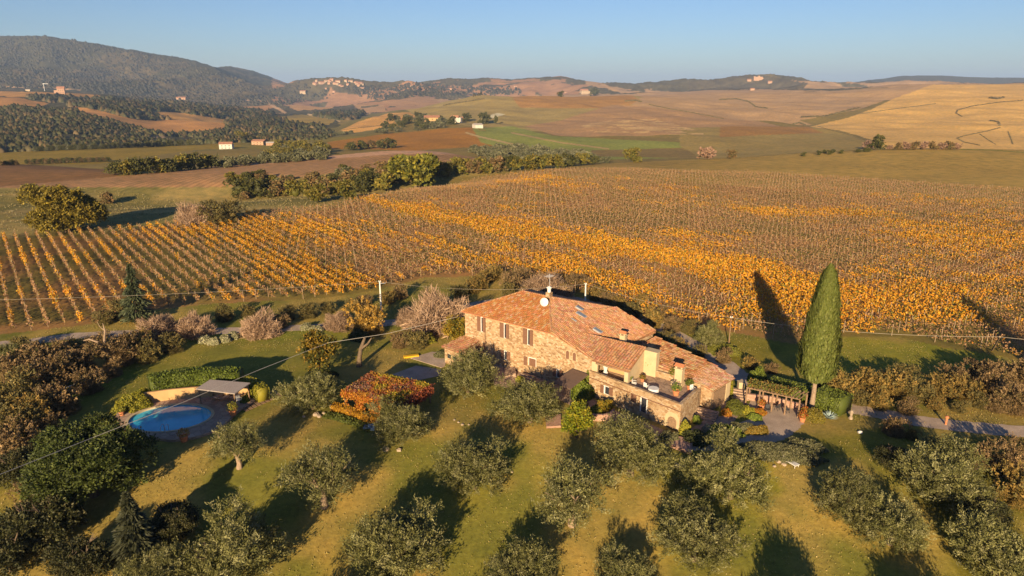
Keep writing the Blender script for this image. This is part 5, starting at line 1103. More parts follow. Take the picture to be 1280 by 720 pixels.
# timber pergola
tp = thing('timber_pergola', 'long open timber pergola of posts and crossbeams beside the clipped hedge', 'pergola', P(970, 505)); tb = P(970, 505)
BL_, BR_, FR_, FL_ = [P(x, y, 2.3) for x, y in ((938,477),(1009,493),(1000,500),(934,485))]; V2 = lambda p: Vector((p.x-tb.x, p.y-tb.y))
for i in range(5):
    for a_, b_ in ((V2(BL_), V2(BR_)), (V2(FL_), V2(FR_))):
        p = a_.lerp(b_, i/4); mb = MB(); mb.tube([(p.x, p.y, 0), (p.x, p.y, 2.3)], .10, 7); mb.build('post', MATS['wood'], tp)
for a_, b_ in ((V2(BL_), V2(BR_)), (V2(FL_), V2(FR_))): mb = MB(); mb.tube([(a_.x, a_.y, 2.36), (b_.x, b_.y, 2.36)], .09, 6); mb.build('long_beam', MATS['wood'], tp)
for i in range(16):
    a_ = V2(BL_).lerp(V2(BR_), i/15); b_ = V2(FL_).lerp(V2(FR_), i/15); e_ = (b_-a_).normalized()*.35; mb = MB(); mb.tube([(a_.x-e_.x, a_.y-e_.y, 2.5), (b_.x+e_.x, b_.y+e_.y, 2.5)], .06, 5); mb.build('crossbeam', MATS['wood'], tp)
n = 3200; t_ = g_.random(n)**1.4*.85; s_ = g_.random(n); a_ = np.array(V2(BL_)); b_ = np.array(V2(BR_)); c2 = np.array(V2(FL_)); d2 = np.array(V2(FR_)); xy = (a_*(1-t_)[:, None]+b_*t_[:, None])*(1-s_)[:, None]+(c2*(1-t_)[:, None]+d2*t_[:, None])*s_[:, None]
v, f = quads(np.column_stack([xy, 2.6+g_.normal(size=n)*.15]), unit(n, g_), unit(n, g_)+[0, 0, .6], np.full(n, .11), np.full(n, .07)); link('creeper', leafmesh('creeper', v, f, np.repeat(pick([(.24, .15, .03), (.16, .11, .04), (.13, .15, .03), (.10, .12, .025)], n, g_), 4, 0)), parent=tp)
q = pxy([(932,500),(962,503),(1004,514)]); mb = MB()
for i in range(2):
    d = (Vector(q[i+1])-Vector(q[i])).normalized(); n_ = Vector((-d.y, d.x))*.35; mb.prism([q[i], q[i+1], (q[i+1][0]+n_.x, q[i+1][1]+n_.y), (q[i][0]+n_.x, q[i][1]+n_.y)], 0, .8)
single(mb, 'retaining_wall', MATS['brickslab'], 'low pinkish stone wall running behind the timber pergola', 'wall')
p = P(925, 490); mb = MB(); mb.box((0, 0, .7), (.7, .7, 1.4)); mb.box((0, 0, 1.44), (.8, .8, .08)); single(mb, 'gate_pillar', MATS['plaster'], 'square cream gate pillar between the low wing and the timber pergola', 'pillar', loc=(p.x, p.y, 0))
for i in range(5):
    px_, py_ = ((960, 512), (984, 512), (972, 509), (995, 518), (1000, 519))[i]
    if i < 3: chair(px_, py_, 0.02, i*1.9, ('dark chair under the left half of the timber pergola', 'dark chair at the middle post of the timber pergola', 'dark chair behind the other two under the timber pergola')[i], 'darkmetal')

# ------------------------------------------------------------------ odds and ends on the grass
def rock(x, y, s, label, group=None, mat='rock'):
    p = P(x, y); r3 = random.Random(int(x*y)); mb = MB(); prof = [(0, 0), (.5, 0), (.55, .2), (.4, .42), (.15, .5), (0, .5)]; s = s*.72; mb.lathe([(a*s, b_*s) for a, b_ in prof], n=8); mb.v = [(a*(1+r3.uniform(-.2, .2)), b_*(1+r3.uniform(-.2, .2)), c*(1+r3.uniform(-.15, .15))) for a, b_, c in mb.v]
    return single(mb, 'rock', MATS[mat], label, 'rock', group, loc=(p.x, p.y, float(slope_z(p.x, p.y))-.03))
RG = 'pale rocks lying around the grove terraces'
for x, y, s in ((395,519,1.0),(399,521,.7),(405,517,.6),(380,521,.5),(482,562,1.1),(499,563,.8),(974,577,1.0),(980,581,.7),(1003,579,.6),(1010,578,.8),(968,583,.5),(573,528,.4),(578,531,.5),(586,531,.35),(568,525,.35),(1062,523,.5),(846,583,.9),(853,586,.8),(862,590,.7),(640,590,.35)):
    rock(x, y, s, 'pale limestone rock on the grass of the olive grove', RG)
rock(1075, 541, .7, 'single white flat stone on the lawn right of the hedge', mat='white')
p = P(988, 577, .3); o = thing('garden_lounger', 'white plastic lounger on the grass below the rosemary bank', 'lounger', (p.x, p.y, float(slope_z(p.x, p.y))), .5); mb = MB(); mb.box((0, -.3, .32), (.65, 1.2, .07)); mb.build('seat', MATS['white'], o); mb = MB(); mb.prism([(-.32, .3), (.32, .3), (.32, .9), (-.32, .9)], [.3, .3, .75, .75], [.37, .37, .82, .82]); mb.build('backrest', MATS['white'], o)
for sx in (-1, 1):
    for sy in (-.8, .3): mb = MB(); mb.tube([(sx*.28, sy, 0), (sx*.28, sy, .3)], .03, 5); mb.build('leg', MATS['white'], o)
p = P(1064, 519, .5); mb = MB(); mb.lathe([(0, 0), (.22, 0), (.2, .3), (.12, .35), (.16, .7), (.22, .9), (.12, 1.1), (0, 1.15)], n=10); single(mb, 'garden_statue', MATS['rock'], 'small pale stone ornament at the right end of the broad hedge', 'ornament', loc=(p.x, p.y, 0))
p = P(1183, 526, .5); mb = MB(); mb.lathe([(0, 0), (.12, 0), (.12, .8), (.2, .85), (.2, 1.1), (0, 1.15)], n=8); single(mb, 'marker_post', MATS['terracotta'], 'small orange-tan marker post at the verge of the drive', 'post', loc=(p.x, p.y, 0))
p = P(751, 454+90); 
mb = MB(); p = P(544-30, 446); mb.box((0, 0, .12), (2.2, .7, .24), .3); single(mb, 'yellow_boat_hull', simple('yellow_plastic', (.55, .33, .02), .5, .05, 2), 'small yellow plastic tub lying at the edge of the concrete patio', 'tub', loc=(p.x, p.y, 0))
# dead forked trunk
p = P(143, 458); o = thing('dead_tree', 'dead pale forked tree trunk leaning over the scrub at left', 'tree', (p.x, p.y, 0)); mb = MB(); s_ = 1.0
mb.tube([(0, 0, -.2), (-.4, 0, 1.4), (-1.0, .2, 2.6)], [.3, .24, .2], 8); mb.tube([(-1.0, .2, 2.6), (-1.8, .1, 3.6), (-2.8, 0, 4.1), (-3.6, -.1, 3.9)], [.19, .16, .12, .05], 7); mb.tube([(-1.0, .2, 2.6), (-.9, .3, 4.0), (-.6, .3, 5.2), (-.8, .4, 6.3)], [.19, .15, .12, .04], 7); mb.tube([(-.6, .3, 5.2), (-1.2, .3, 5.8), (-1.5, .3, 6.6)], [.08, .05, .02], 6); mb.build('trunk', MATS['palebark'], o)
# painted trunk under the autumn tree
p = P(449, 458); mb = MB(); mb.tube([(0, 0, -.1), (.1, 0, 1.2), (.35, .1, 2.6), (1.0, .3, 4.2)], [.42, .33, .27, .18], 9); mb.tube([(.35, .1, 2.6), (1.4, 0, 3.4), (2.0, 0, 4.3)], [.2, .15, .08], 7); single(mb, 'leafless_tree', MATS['bark'], 'thick grey trunk standing in the shade below the orange-yellow tree', 'tree trunk', loc=(p.x, p.y, 0))
# white frame (goal) on the lawn
def pipe_thing(name, pts, r3, mat, label, cat, base_): 
    mb = MB()
    for a_, b_ in pts: mb.tube([a_, b_], r3, 6)
    return single(mb, name, MATS[mat], label, cat, loc=base_)
b1 = P(72, 502); b2 = P(100, 490); d = b2-b1
pipe_thing('small_goal_frame', [((0, 0, 0), (0, 0, .9)), ((d.x*.45, d.y*.45, 0), (d.x*.45, d.y*.45, 1.3)), (tuple(d), tuple(d+Vector((0, 0, 1.3)))), ((d.x*.45, d.y*.45, 1.3), tuple(d+Vector((0, 0, 1.3)))), ((0, 0, .9), (d.x*.45, d.y*.45, .9))], .05, 'white', 'white metal pipe frame at the edge of the scrub on the left lawn', 'frame', b1)
b1 = P(173, 448)
pipe_thing('small_fence', [((0, 0, 0), (0, 0, 1.2)), ((2.2, 1.2, 0), (2.2, 1.2, 1.2)), ((4.6, 2.2, 0), (4.6, 2.2, 1.2)), ((0, 0, 1.1), (2.2, 1.2, 1.1)), ((2.2, 1.2, 1.1), (4.6, 2.2, 1.1)), ((0, 0, .6), (4.6, 2.2, .6))], .05, 'wood', 'low wooden rail fence at the top corner of the left lawn', 'fence', b1)
MATS['farcable'] = simple('worn_white_cable', (.46, .43, .38), .7, .03, 1)
# utility poles and lines
def pole(px, pb_, pt_, label, arm=True, mat='white'):
    p = P(px, pb_); z = zat(px, pt_, p.x, p.y); o = thing('utility_pole', label, 'utility pole', p); mb = MB(); mb.tube([(0, 0, -.3), (0, 0, z)], [.16, .11] if mat == 'white' else [.09, .06], 8); mb.build('shaft', MATS['wood' if mat != 'white' else 'white'], o)
    if arm: mb = MB(); mb.tube([(0, 0, z-.3), (1.0, -.1, z-.25)], .05, 6); mb.build('arm', MATS['steel'], o)
    for s_ in (-1, 1): mb = MB(); mb.lathe([(0, 0), (.07, 0), (.09, .1), (.05, .2), (0, .2)], (s_*.12, 0, z), 8); mb.build('insulator', MATS['white'], o)
    return Vector((p.x, p.y, z))
t1 = pole(477, 394, 352, 'white concrete utility pole at the vineyard edge left of the farmhouse'); t2 = pole(731, 392, 355, 'short white utility pole standing just behind the farmhouse roof', False)
t3 = pole(911, 430, 397, 'slim pale utility pole in the grass left of the cypress', False, 'g'); t0 = P(-60, 376, 6.5); t4 = P(1250, 421, 6.0)
b4 = P(1240, 437); o = thing('leaning_pole', 'leaning pale pole at the right end of the vineyard edge', 'utility pole', b4); mb = MB(); e4 = t4-b4; mb.tube([(0, 0, -.2), tuple(e4)], [.14, .1], 7); mb.build('shaft', MATS['post'], o)
def cable(name, a, b_, sag, r3, label, mat='cable'):
    mb = MB(); mb.tube([a.lerp(b_, k/16)-Vector((0, 0, sag*4*(k/16)*(1-k/16))) for k in range(17)], r3, 5); return single(mb, name, MATS[mat], label, 'cable')
cable('overhead_wire', t0, t1, .5, .014, 'thin overhead wire crossing in front of the left vine rows'); cable('overhead_wire', t1, t2, 1.2, .014, 'thin overhead wire from the white pole to the pole behind the farmhouse')
cable('overhead_wire', t2, t3, .6, .014, 'thin overhead wire sloping down behind the farmhouse roof'); cable('overhead_wire', t3, t4, .8, .02, 'pale overhead wire crossing the grass strip behind the cypress'); cable('overhead_wire', t4, P(1400, 428, 6.0), .3, .02, 'pale overhead wire leaving the leaning pole to the right')
mb = MB(); zc = [13.6, 12.6, 10.2, 8.2, 7.0, 6.2, 5.8, 5.6]; mb.tube([P(x, y, z) for (x, y), z in zip(((-60,617),(0,593),(116,547),(232,501.5),(322,463),(410,428.5),(484,417),(572,396)), zc)], .022, 6); single(mb, 'overhead_cable', MATS['farcable'], 'thick white cable sweeping over the big dark tree and the pool', 'cable')

# ------------------------------------------------------------------ middle distance trees
FT = {}
def far_mesh(key, cols, n, R_, h, seed, lf=.42):
    out = []
    for k in range(4):
        L = lobes_dome(seed+k, 9, R_, -.4, h, R_*.42, .9); v, f, c = spray_crown(seed+50+k, L, n, 6, .6, lf, lf*.65, cols, up=.2, outer=.6, jit=.25)
        mb = MB(); mb.lathe([(R_*.2, h*.15), (R_*.45, h*.32), (R_*.38, h*.55), (R_*.2, h*.68), (.02, h*.72)], n=7); v2 = np.array(mb.v); f2 = np.array(mb.f)+len(v)
        out.append(leafmesh('far_tree', np.concatenate([v, v2]), np.concatenate([f, f2]), np.concatenate([c, np.tile([np.array(cols[-1])*.8], (len(v2), 1))])))
    FT[key] = out
far_mesh('oak', [(.07, .075, .02), (.10, .095, .025), (.055, .058, .018)], 260, 4.0, 7.5, 600)
far_mesh('gold', [(.19, .15, .025), (.15, .13, .025), (.11, .11, .02)], 260, 4.0, 7.5, 610)
far_mesh('rust', [(.19, .12, .05), (.15, .10, .045), (.13, .11, .04)], 260, 4.0, 6.5, 620)
far_mesh('olive', [(.125, .125, .065), (.10, .105, .05), (.15, .145, .085)], 150, 3.0, 4.6, 630)
far_mesh('pink', [(.27, .17, .12), (.22, .14, .09)], 130, 3.6, 5.5, 640)
def far_tree(key, px, py, rpx, label, group=None, name='tree', base=True, hs=1.0, ymax=15000):
    h = hit(px, py, ymax); me = random.choice(FT[key]); zd = h.y*CT+(H-h.z)*ST; R0 = {'olive': 3.0, 'pink': 3.6}.get(key, 4.0); s = max(rpx*zd/F/R0, .15)
    return tag(link(name, me, loc=h-Vector((0, 0, .2*s)), rz=random.uniform(0, 6.28), sc=(s, s, s*hs)), label, 'tree' if name != 'bush' else 'bush', group)
KN = {'oak': 'dark green', 'gold': 'yellow-green', 'rust': 'rust-brown', 'olive': 'grey-green', 'pink': 'bare pinkish'}
# big round tree at the left edge of the vineyard
me_b = broad(701, 6.0, .2, 8.2, 3400, [(.17, .13, .016), (.13, .105, .016), (.20, .155, .018), (.10, .085, .014)], 1.7, 34, 12, .2, .8)
h = hit(85, 290); o = thing('round_oak', 'large round golden-green oak standing alone at the left end of the vineyard', 'tree', h); s = 42*(h.y*CT+10)/F/6.0; o.scale = (s, s, s*.98); link('trunk', to_mesh('trunk', trunk_mb(702, 6, .4, 5, 2.5), MATS['bark']), parent=o); link('crown', me_b, parent=o)
h = hit(520, 236); o = thing('round_oak', 'largest round green oak in the creek line behind the vineyard', 'tree', h); s = 35*(h.y*CT+10)/F/6.0; o.scale = (s, s, s*.8); link('trunk', to_mesh('trunk', trunk_mb(703, 6, .4, 5, 2.5), MATS['bark']), parent=o); link('crown', broad(705, 6.0, .6, 9.0, 1100, [(.14, .14, .02), (.10, .105, .018), (.18, .16, .02)], 2.2, 16, 10, .4), parent=o)
CK = 'trees of the creek line behind the vineyard'
for px_, py_, r_, key in [(300,245,14,'oak'),(325,246,15,'oak'),(345,245,13,'rust'),(310,240,10,'rust'),(370,248,14,'gold'),(395,254,14,'gold'),(410,244,16,'rust'),(430,248,15,'gold'),(455,240,16,'oak'),(440,232,14,'rust'),(470,232,14,'rust'),(480,240,14,'gold'),(385,238,12,'rust'),(360,236,11,'rust'),(555,222,12,'gold'),(575,217,13,'gold'),(590,217,12,'rust'),(605,216,13,'gold'),(620,215,13,'rust'),(632,214,12,'oak'),(646,213,12,'gold'),(662,212,13,'gold'),(678,211,12,'gold'),(695,210,11,'gold'),(712,208,10,'oak'),(728,207,9,'gold'),(742,206,8,'oak')]:
    far_tree(key, px_, py_, r_, KN[key]+' tree in the line of trees along the creek behind the vineyard', CK+', '+KN[key], hs=.85, ymax=420)
rq = random.Random(77)
for i in range(64):
    x = rq.uniform(285, 560); yb = 252-(x-285)*.115; y = yb-rq.uniform(0, 1)*(24-(x-285)*.03); far_tree(rq.choice(['rust', 'gold', 'oak', 'olive', 'rust']), x, y, rq.uniform(5, 10), 'scrub bush in the thicket filling the creek bed behind the vineyard', 'scrub in the creek bed behind the vineyard', name='bush', hs=.8, ymax=420)
OGp = 'dark oaks on the crest of the brown field'
for px_, py_, r_, key in [(147,219,11,'oak'),(158,219,11,'gold'),(170,218,11,'oak'),(183,217,12,'oak'),(197,216,12,'gold'),(210,215,11,'oak'),(224,213,12,'gold'),(238,212,11,'oak'),(252,211,10,'gold'),(266,210,10,'oak')]:
    far_tree(key, px_, py_, r_, KN[key]+' tree in the row along the crest of the brown field at left', OGp+', '+KN[key], hs=.95, ymax=440)
rr = random.Random(8)
def grove(poly, n, key, r0, label, group, ymax=15000, hs=.9, name='tree', asp=.5):
    pts = []; xs = [p[0] for p in poly]; ys = [p[1] for p in poly]; k = 0; guard = 0
    while k < n and guard < 20000:
        guard += 1
        x, y = rr.uniform(min(xs), max(xs)), rr.uniform(min(ys), max(ys))
        if not in_poly(np.array([x]), np.array([y]), poly)[0]: continue
        if any(abs(x-a)/r0+abs(y-b_)/(r0*asp) < 1.3 for a, b_ in pts): continue
        pts.append((x, y)); k += 1
    for x, y in sorted(pts, key=lambda q: q[1]): far_tree(key if isinstance(key, str) else rr.choice(key), x, y, r0*rr.uniform(.8, 1.2), label, group, name, hs=hs, ymax=ymax)
grove([(268,206),(300,196),(400,190),(408,200),(330,205),(285,210)], 60, 'olive', 6.5, 'grey-green olive tree in the grove between the brown field and the white house', 'small olives of the left hand grove', 470)
grove([(350,186),(410,187),(412,194),(330,198)], 24, ['gold', 'olive'], 6.5, 'yellow-green tree at the upper edge of the left hand grove', 'trees at the upper edge of the left grove')
grove([(590,190),(640,186),(735,196),(760,204),(700,207),(620,203)], 80, 'olive', 6, 'grey-green olive tree in the sloping grove right of the brown field', 'small olives of the middle grove')
for i in range(46):
    x = 45+i*4.45; far_tree('oak' if i % 3 else 'olive', x, 189.5-(x-45)*.040, 3.0, 'small dark clipped tree in the long row beyond the yellow field', 'row of small trees beyond the yellow field', hs=1.3)
for i in range(30):
    x = 2+i*4.6; 
    if 22 < x < 34: continue
    far_tree('oak' if i % 2 else 'rust', x, 207-(x)*.035, 3.4, 'small dark tree in the row along the near edge of the yellow field', 'row of small trees along the near edge of the yellow field', hs=1.1, ymax=700)
for i in range(40):
    x = 245+i*5; far_tree('olive', x, 176-(i*.12)-(max(0, x-400)*.10), 2.8, 'small grey-green tree in the row along the valley road', 'row of small trees along the valley road', hs=1.0)
for px_, py_, r_, key, lab in [(375,192,9,'gold','yellow-green tree standing left of the gap above the brown field'),(403,191,9,'gold','golden-green tree right of the gap above the brown field'),(440,188,7,'oak','dark tree in the short row above the brown field, leftmost'),(452,187,7,'oak','dark tree in the short row above the brown field, second'),(464,186,7,'rust','rusty tree in the short row above the brown field, third'),(476,186,7,'oak','dark tree in the short row above the brown field, fourth'),(488,185,7,'oak','dark tree in the short row above the brown field, rightmost'),
    (302,176,7,'gold','pale yellow poplar-like tree between the white and the pink house'),(791,203,11,'gold','bare golden tree on the crest of the pale field'),(883,199,12,'pink','bare pinkish-brown tree on the crest of the pale field'),(915,198,7,'rust','small brown bush right of the bare pinkish-brown tree'),(1097,187,10,'oak','dark green bush at the corner of the golden field'),(1086,187,9,'pink','brown bush touching the dark green corner bush'),
    (45,258-8,12,'gold','small round golden bush alone on the rough slope at far left'),(135,259-4,9,'rust','small brown bush alone on the rough slope'),(606,155,8,'oak','dark tree right beside the white barn'),(620,155,2.5,'oak','slim dark cypress right of the white barn'),(701,121,4,'oak','single dark tree on the skyline of the middle hill'),(744,120,6,'oak','dark tree group beside the ruin on the middle hill'),(583,152,6,'oak','dark green tree right of the white farmhouse in the valley'),(553,157,8,'olive','grey-green tree below the orange ruin'),(566,156,6,'oak','dark tree below the white valley farmhouse')]:
    far_tree(key, px_, py_, r_, lab, hs=(2.6 if 'slim' in lab else .9))
for i, (x, y, r_) in enumerate([(1112,187,4),(1122,187,5),(1132,187,6),(1143,187,6),(1154,187,6),(1165,187,6),(1176,187,6),(1186,187,6),(1196,187,5)]):
    far_tree('rust' if i % 2 else 'pink', x, y, r_, 'brown bush in the dark row along the crest right of the corner', 'row of brown bushes along the crest at right')
grove([(485,150),(520,147),(560,150),(556,160),(500,166),(470,168)], 36, ['olive', 'oak'], 4.5, 'grey-green tree on the slope left of the valley farmhouse', 'trees on the slope by the valley farmhouse')
grove([(1000,194),(1060,190),(1085,188),(1085,190),(1000,196)], 9, 'oak', 3, 'small dark bush in the grass strip along the crest', 'small bushes along the crest grass strip')
# woods that read as one mass
def wood(name, polys, n, size, cols, label, seed, y0, y1, mesh_n=9):
    r_ = np.random.default_rng(seed); acc = []
    for poly, frac in polys:
        xs = [p[0] for p in poly]; ys = [p[1] for p in poly]; m_ = int(n*frac*3); x = r_.uniform(min(xs), max(xs), m_); y = r_.uniform(min(ys), max(ys), m_); ok = in_poly(x, y, poly); acc.append(np.stack([x[ok], y[ok]], 1)[:int(n*frac)])
    pts = np.concatenate(acc); u = (pts[:, 0]-640)/F; t_ = (360-pts[:, 1])/F; Yg = np.exp(np.linspace(math.log(y0*.8), math.log(y1), 260)); D1 = CT+t_*ST; 
    X = np.empty(len(pts)); Yv = np.empty(len(pts)); okk = np.zeros(len(pts), bool)
    for i0 in range(0, len(pts), 2000):
        sl = slice(i0, i0+2000); k = Yg[None]/D1[sl][:, None]; xx = k*u[sl][:, None]; zz = H+k*(-ST+t_[sl]*CT)[:, None]; g = height(xx, np.broadcast_to(Yg, xx.shape)); below = zz < g; j = below.argmax(1); okk[sl] = below.any(1) & (j > 0); X[sl] = xx[np.arange(len(j)), j]; Yv[sl] = Yg[j]
    X, Yv = X[okk], Yv[okk]; keep = fbm(X/60, Yv/60, 93) > .40; X, Yv = X[keep], Yv[keep]
    X += r_.normal(size=len(X))*6; Yv += r_.normal(size=len(X))*Yv*.006; Z = height(X, Yv); hx_, hy_ = project(X, Yv, Z); bad = np.zeros(len(X), bool)
    for poly_, a_, b_, *_r in FLD: bad |= in_poly(hx_, hy_, poly_) & (Yv > a_) & (Yv < b_)
    near_f = ~bad; X, Yv, Z = X[near_f], Yv[near_f], Z[near_f]; m_ = len(X); R_ = size*(.6+.8*r_.random(m_))*np.clip(Yv/1400, .8, 1.6)
    a = np.linspace(0, 2*math.pi, 7)[:-1]; base = np.array([(math.cos(q), math.sin(q), 0) for q in a]+[(.95*math.cos(q+.5), .95*math.sin(q+.5), .9) for q in a]+[(.5*math.cos(q), .5*math.sin(q), 1.5) for q in a]+[(0, 0, 1.7)])
    fc = [(i, (i+1) % 6, 6+(i+1) % 6, 6+i) for i in range(6)]+[(6+i, 6+(i+1) % 6, 12+(i+1) % 6, 12+i) for i in range(6)]+[(12+i, 12+(i+1) % 6, 18, 18) for i in range(6)]
    f4 = np.array([q for q in fc if q[2] != q[3]]); v = base[None]*(1+r_.normal(size=(m_, 19, 3))*.22)*R_[:, None, None]; v += np.stack([X, Yv, Z-R_*.55], 1)[:, None]
    tri = np.array([(12+i, 12+(i+1) % 6, 18, 18) for i in range(6)])
    cols_ = pick(cols, m_, r_, .15); faces = (np.arange(m_)[:, None, None]*19+f4).reshape(-1, 4)
    # close the tops with quads over opposite corners
    top = np.array([(12, 13, 14, 18), (14, 15, 16, 18), (16, 17, 12, 18)]); faces = np.concatenate([faces, (np.arange(m_)[:, None, None]*19+top).reshape(-1, 4)])
    return tag(link(name, leafmesh(name, v.reshape(-1, 3), faces, np.repeat(cols_, 19, 0))), label, 'woodland', kind='stuff')
WC = [(.05, .052, .020), (.06, .060, .022), (.08, .068, .03), (.04, .044, .018), (.11, .08, .036)]
WM = [(.05, .048, .028), (.06, .055, .032), (.075, .062, .036), (.045, .044, .026)]
FLD = [z_ for z_ in ZON[6:17]]
wood('woodland', [([(-40,135),(60,134),(130,146),(190,163),(215,175),(165,184),(60,190),(-40,196)], .62), ([(180,175),(230,165),(330,165),(345,176),(260,180),(200,182)], .18), ([(240,172),(300,170),(330,178),(240,179)], .06), ([(300,160),(400,158),(415,168),(400,175),(300,176)], .14)], 8000, 4.4, WC, 'dark mixed woodland covering the low hill at left', 1, 560, 1500)
wood('woodland', [([(25,122),(130,124),(200,130),(290,142),(270,152),(200,153),(150,145),(80,130)], .45), ([(200,128),(330,140),(345,150),(300,148),(240,142)], .2), ([(385,146),(450,133),(462,140),(440,150),(400,150)], .2), ([(240,150),(380,150),(400,160),(290,164)], .15)], 6500, 5.2, WC, 'dark woodland strips between the orange fields at left', 2, 1100, 2800)
wood('woodland', [([(-40,50),(60,46),(200,70),(300,100),(330,112),(380,104),(420,118),(340,135),(200,130),(100,112),(-40,110)], .8), ([(430,110),(540,104),(650,112),(650,118),(520,122),(460,125)], .2)], 6500, 4.2, WM, 'wooded mountain side above the valley at far left', 3, 2600, 5600)
# hedgerows and field edges
HC = [(.14, .115, .055), (.17, .13, .065), (.11, .10, .045)]
def hedgerow(pts, wpx, label, cols=HC, name='hedgerow', n=60):
    r_ = np.random.default_rng(len(label)+int(pts[0][0])); vs_, fs, cs = [], [], []; off = 0; dense = []
    for (x0, y0), (x1, y1) in zip(pts[:-1], pts[1:]):
        m_ = max(2, int(math.hypot(x1-x0, y1-y0)/max(wpx*.55, .7)))
        for k in range(m_): dense.append((x0+(x1-x0)*k/m_, y0+(y1-y0)*k/m_))
    wpx *= .62
    for x, y in dense:
        h = hit(x, y); zd = h.y; R_ = wpx*zd/F*r_.uniform(.7, 1.3); d = unit(n, r_); d[:, 2] = np.abs(d[:, 2]); c = d*[R_*1.1, R_*1.1, R_*1.0]*(.7+.4*r_.random(n))[:, None]+np.array(h)
        v, f = quads(c, unit(n, r_), d+unit(n, r_)*.5, np.full(n, R_*.42), np.full(n, R_*.3)); vs_.append(v); fs.append(f+off); off += len(v); cs.append(np.repeat(pick(cols, n, r_), 4, 0))
    return tag(link(name, leafmesh(name, np.concatenate(vs_), np.concatenate(fs), np.concatenate(cs))), label, 'hedgerow')
hedgerow([(1002,147),(1030,146),(1050,141),(1062,138),(1076,135)], 2.2, 'dark hedgerow between the pink field and the golden field'); hedgerow([(1072,143),(1100,139),(1130,135),(1170,130)], 1.0, 'thin brown hedgerow running up through the golden field')
hedgerow([(1278,126),(1250,128),(1215,133),(1197,138),(1195,142),(1203,146)], 1.2, 'curved dark ditch line in the upper golden field'); hedgerow([(1250,160),(1235,164),(1205,170),(1196,173),(1205,178),(1225,182)], 1.3, 'curved dark ditch line in the lower golden field')
hedgerow([(1238,123),(1247,124),(1255,122)], 2.6, 'dark bush clump on the slope of the golden field, near the right edge'); hedgerow([(1238,151),(1248,153),(1250,158)], 1.8, 'small dark bush clump where the two field lines meet')
hedgerow([(1225,168),(1235,175),(1245,181)], 1.0, 'short brown bush strip crossing the lower golden field'); hedgerow([(1260,165),(1264,175),(1266,181)], 1.2, 'short brown bush strip near the right edge of the golden field')
hedgerow([(990,156),(1000,154),(1008,158)], 2.0, 'dark bushes at the left tip of the golden field'); hedgerow([(1022,158),(1040,163),(1065,170),(1090,182)], .8, 'thin dark line along the edge of the green-brown slope')
hedgerow([(812,131),(840,137),(860,140),(905,149)], 1.3, 'brown hedgerow descending across the pinkish field'); hedgerow([(900,125),(920,124),(935,127),(945,134),(960,136)], 1.8, 'dark hedgerow on the far pinkish field')
hedgerow([(782,127),(795,126),(802,128)], 2.0, 'dark bush clump on the crest of the middle hill'); hedgerow([(555,132),(580,128),(606,124)], 2.0, 'dark hedgerow running up the left shoulder of the middle hill')
hedgerow([(1000,191),(960,195),(900,199),(850,201)], .7, 'dark field edge along the crest of the pale field', n=24); hedgerow([(1200,187),(1240,188),(1280,191)], 1.0, 'green field edge behind the crest at right', [(.10, .12, .03), (.13, .13, .04), (.08, .09, .03)])
hedgerow([(540,103),(560,101),(600,102),(640,104),(690,100)], 1.0, 'dark tree fringe on the far middle ridge', n=20); hedgerow([(1000,111),(1040,112),(1070,111),(1110,110)], .9, 'dark bushes on the skyline of the pinkish field', n=24)
hedgerow([(400,166),(450,160),(480,157),(515,152)], .9, 'row of small trees above the orange vineyard', n=24); hedgerow([(598,161),(600,163),(608,163)], .8, 'reddish bushes on the track right of the barn', [(.2, .1, .05)]*3)

# ------------------------------------------------------------------ far buildings
MATS['farwhite'] = simple('far_white_wall', (.46, .44, .40), .9, .08, .3); MATS['farwall'] = simple('far_cream_wall', (.36, .28, .20), .9, .08, .3); MATS['farpink'] = simple('far_pink_wall', (.34, .22, .15), .9, .08, .3); MATS['farroof'] = simple('far_tile_roof', (.32, .16, .10), .9, .15, .5); MATS['fargrey'] = simple('far_grey_roof', (.36, .33, .30), .9, .1, .5)
def far_house(px, py, wpx, hpx, label, wall='farwhite', roof='farroof', rz=0.0, dp=.7, name='far_house', cat='house', win=True, group=None, flat=False, blocks=None):
    h = hit(px, py); zd = h.y*CT+(H-h.z)*ST; w = wpx*zd/F; ht = hpx*zd/F; d = w*dp; o = thing(name, label, cat, h-Vector((0, 0, .05*ht)), rz, group); rh = 0 if flat else ht*.28; wh = ht-rh
    mb = MB(); mb.box((0, 0, wh/2-.1*ht), (w, d, wh+.2*ht))
    for bx, bw, bh in (blocks or []): mb.box((bx*w, .1*d, bh*ht/2-.1*ht), (bw*w, d*.8, bh*ht+.2*ht))
    mb.build('wall', MATS[wall], o)
    if not flat:
        e_ = .04*w; v = [(-w/2-e_, -d/2-e_, wh), (w/2+e_, -d/2-e_, wh), (w/2+e_, d/2+e_, wh), (-w/2-e_, d/2+e_, wh), (-w/2-e_, 0, ht), (w/2+e_, 0, ht)]
        mb = MB(); mb.add(v, [(0, 1, 5, 4), (2, 3, 4, 5), (0, 4, 3), (1, 2, 5), (3, 2, 1, 0)]); mb.build('roof', MATS[roof], o)
    if win:
        for i in range(3):
            for j in (0, 1): mb = MB(); mb.box(((i-1)*w*.28, -d/2-.02, wh*(.28+.42*j)), (w*.08, .08, wh*.16)); mb.build('window', MATS['glass'], o)
    return o
far_house(283, 186, 15, 9, 'white two storey farmhouse with red roof in the left valley', rz=.25, blocks=[(.42, .3, .6)])
far_house(325, 181, 16, 7, 'pinkish farmhouse with red roof right of the white one in the left valley', 'farpink', rz=-.2); far_house(338, 182, 9, 5, 'small pinkish outbuilding with grey roof at the right of the pink farmhouse', 'farpink', 'fargrey', rz=.2)
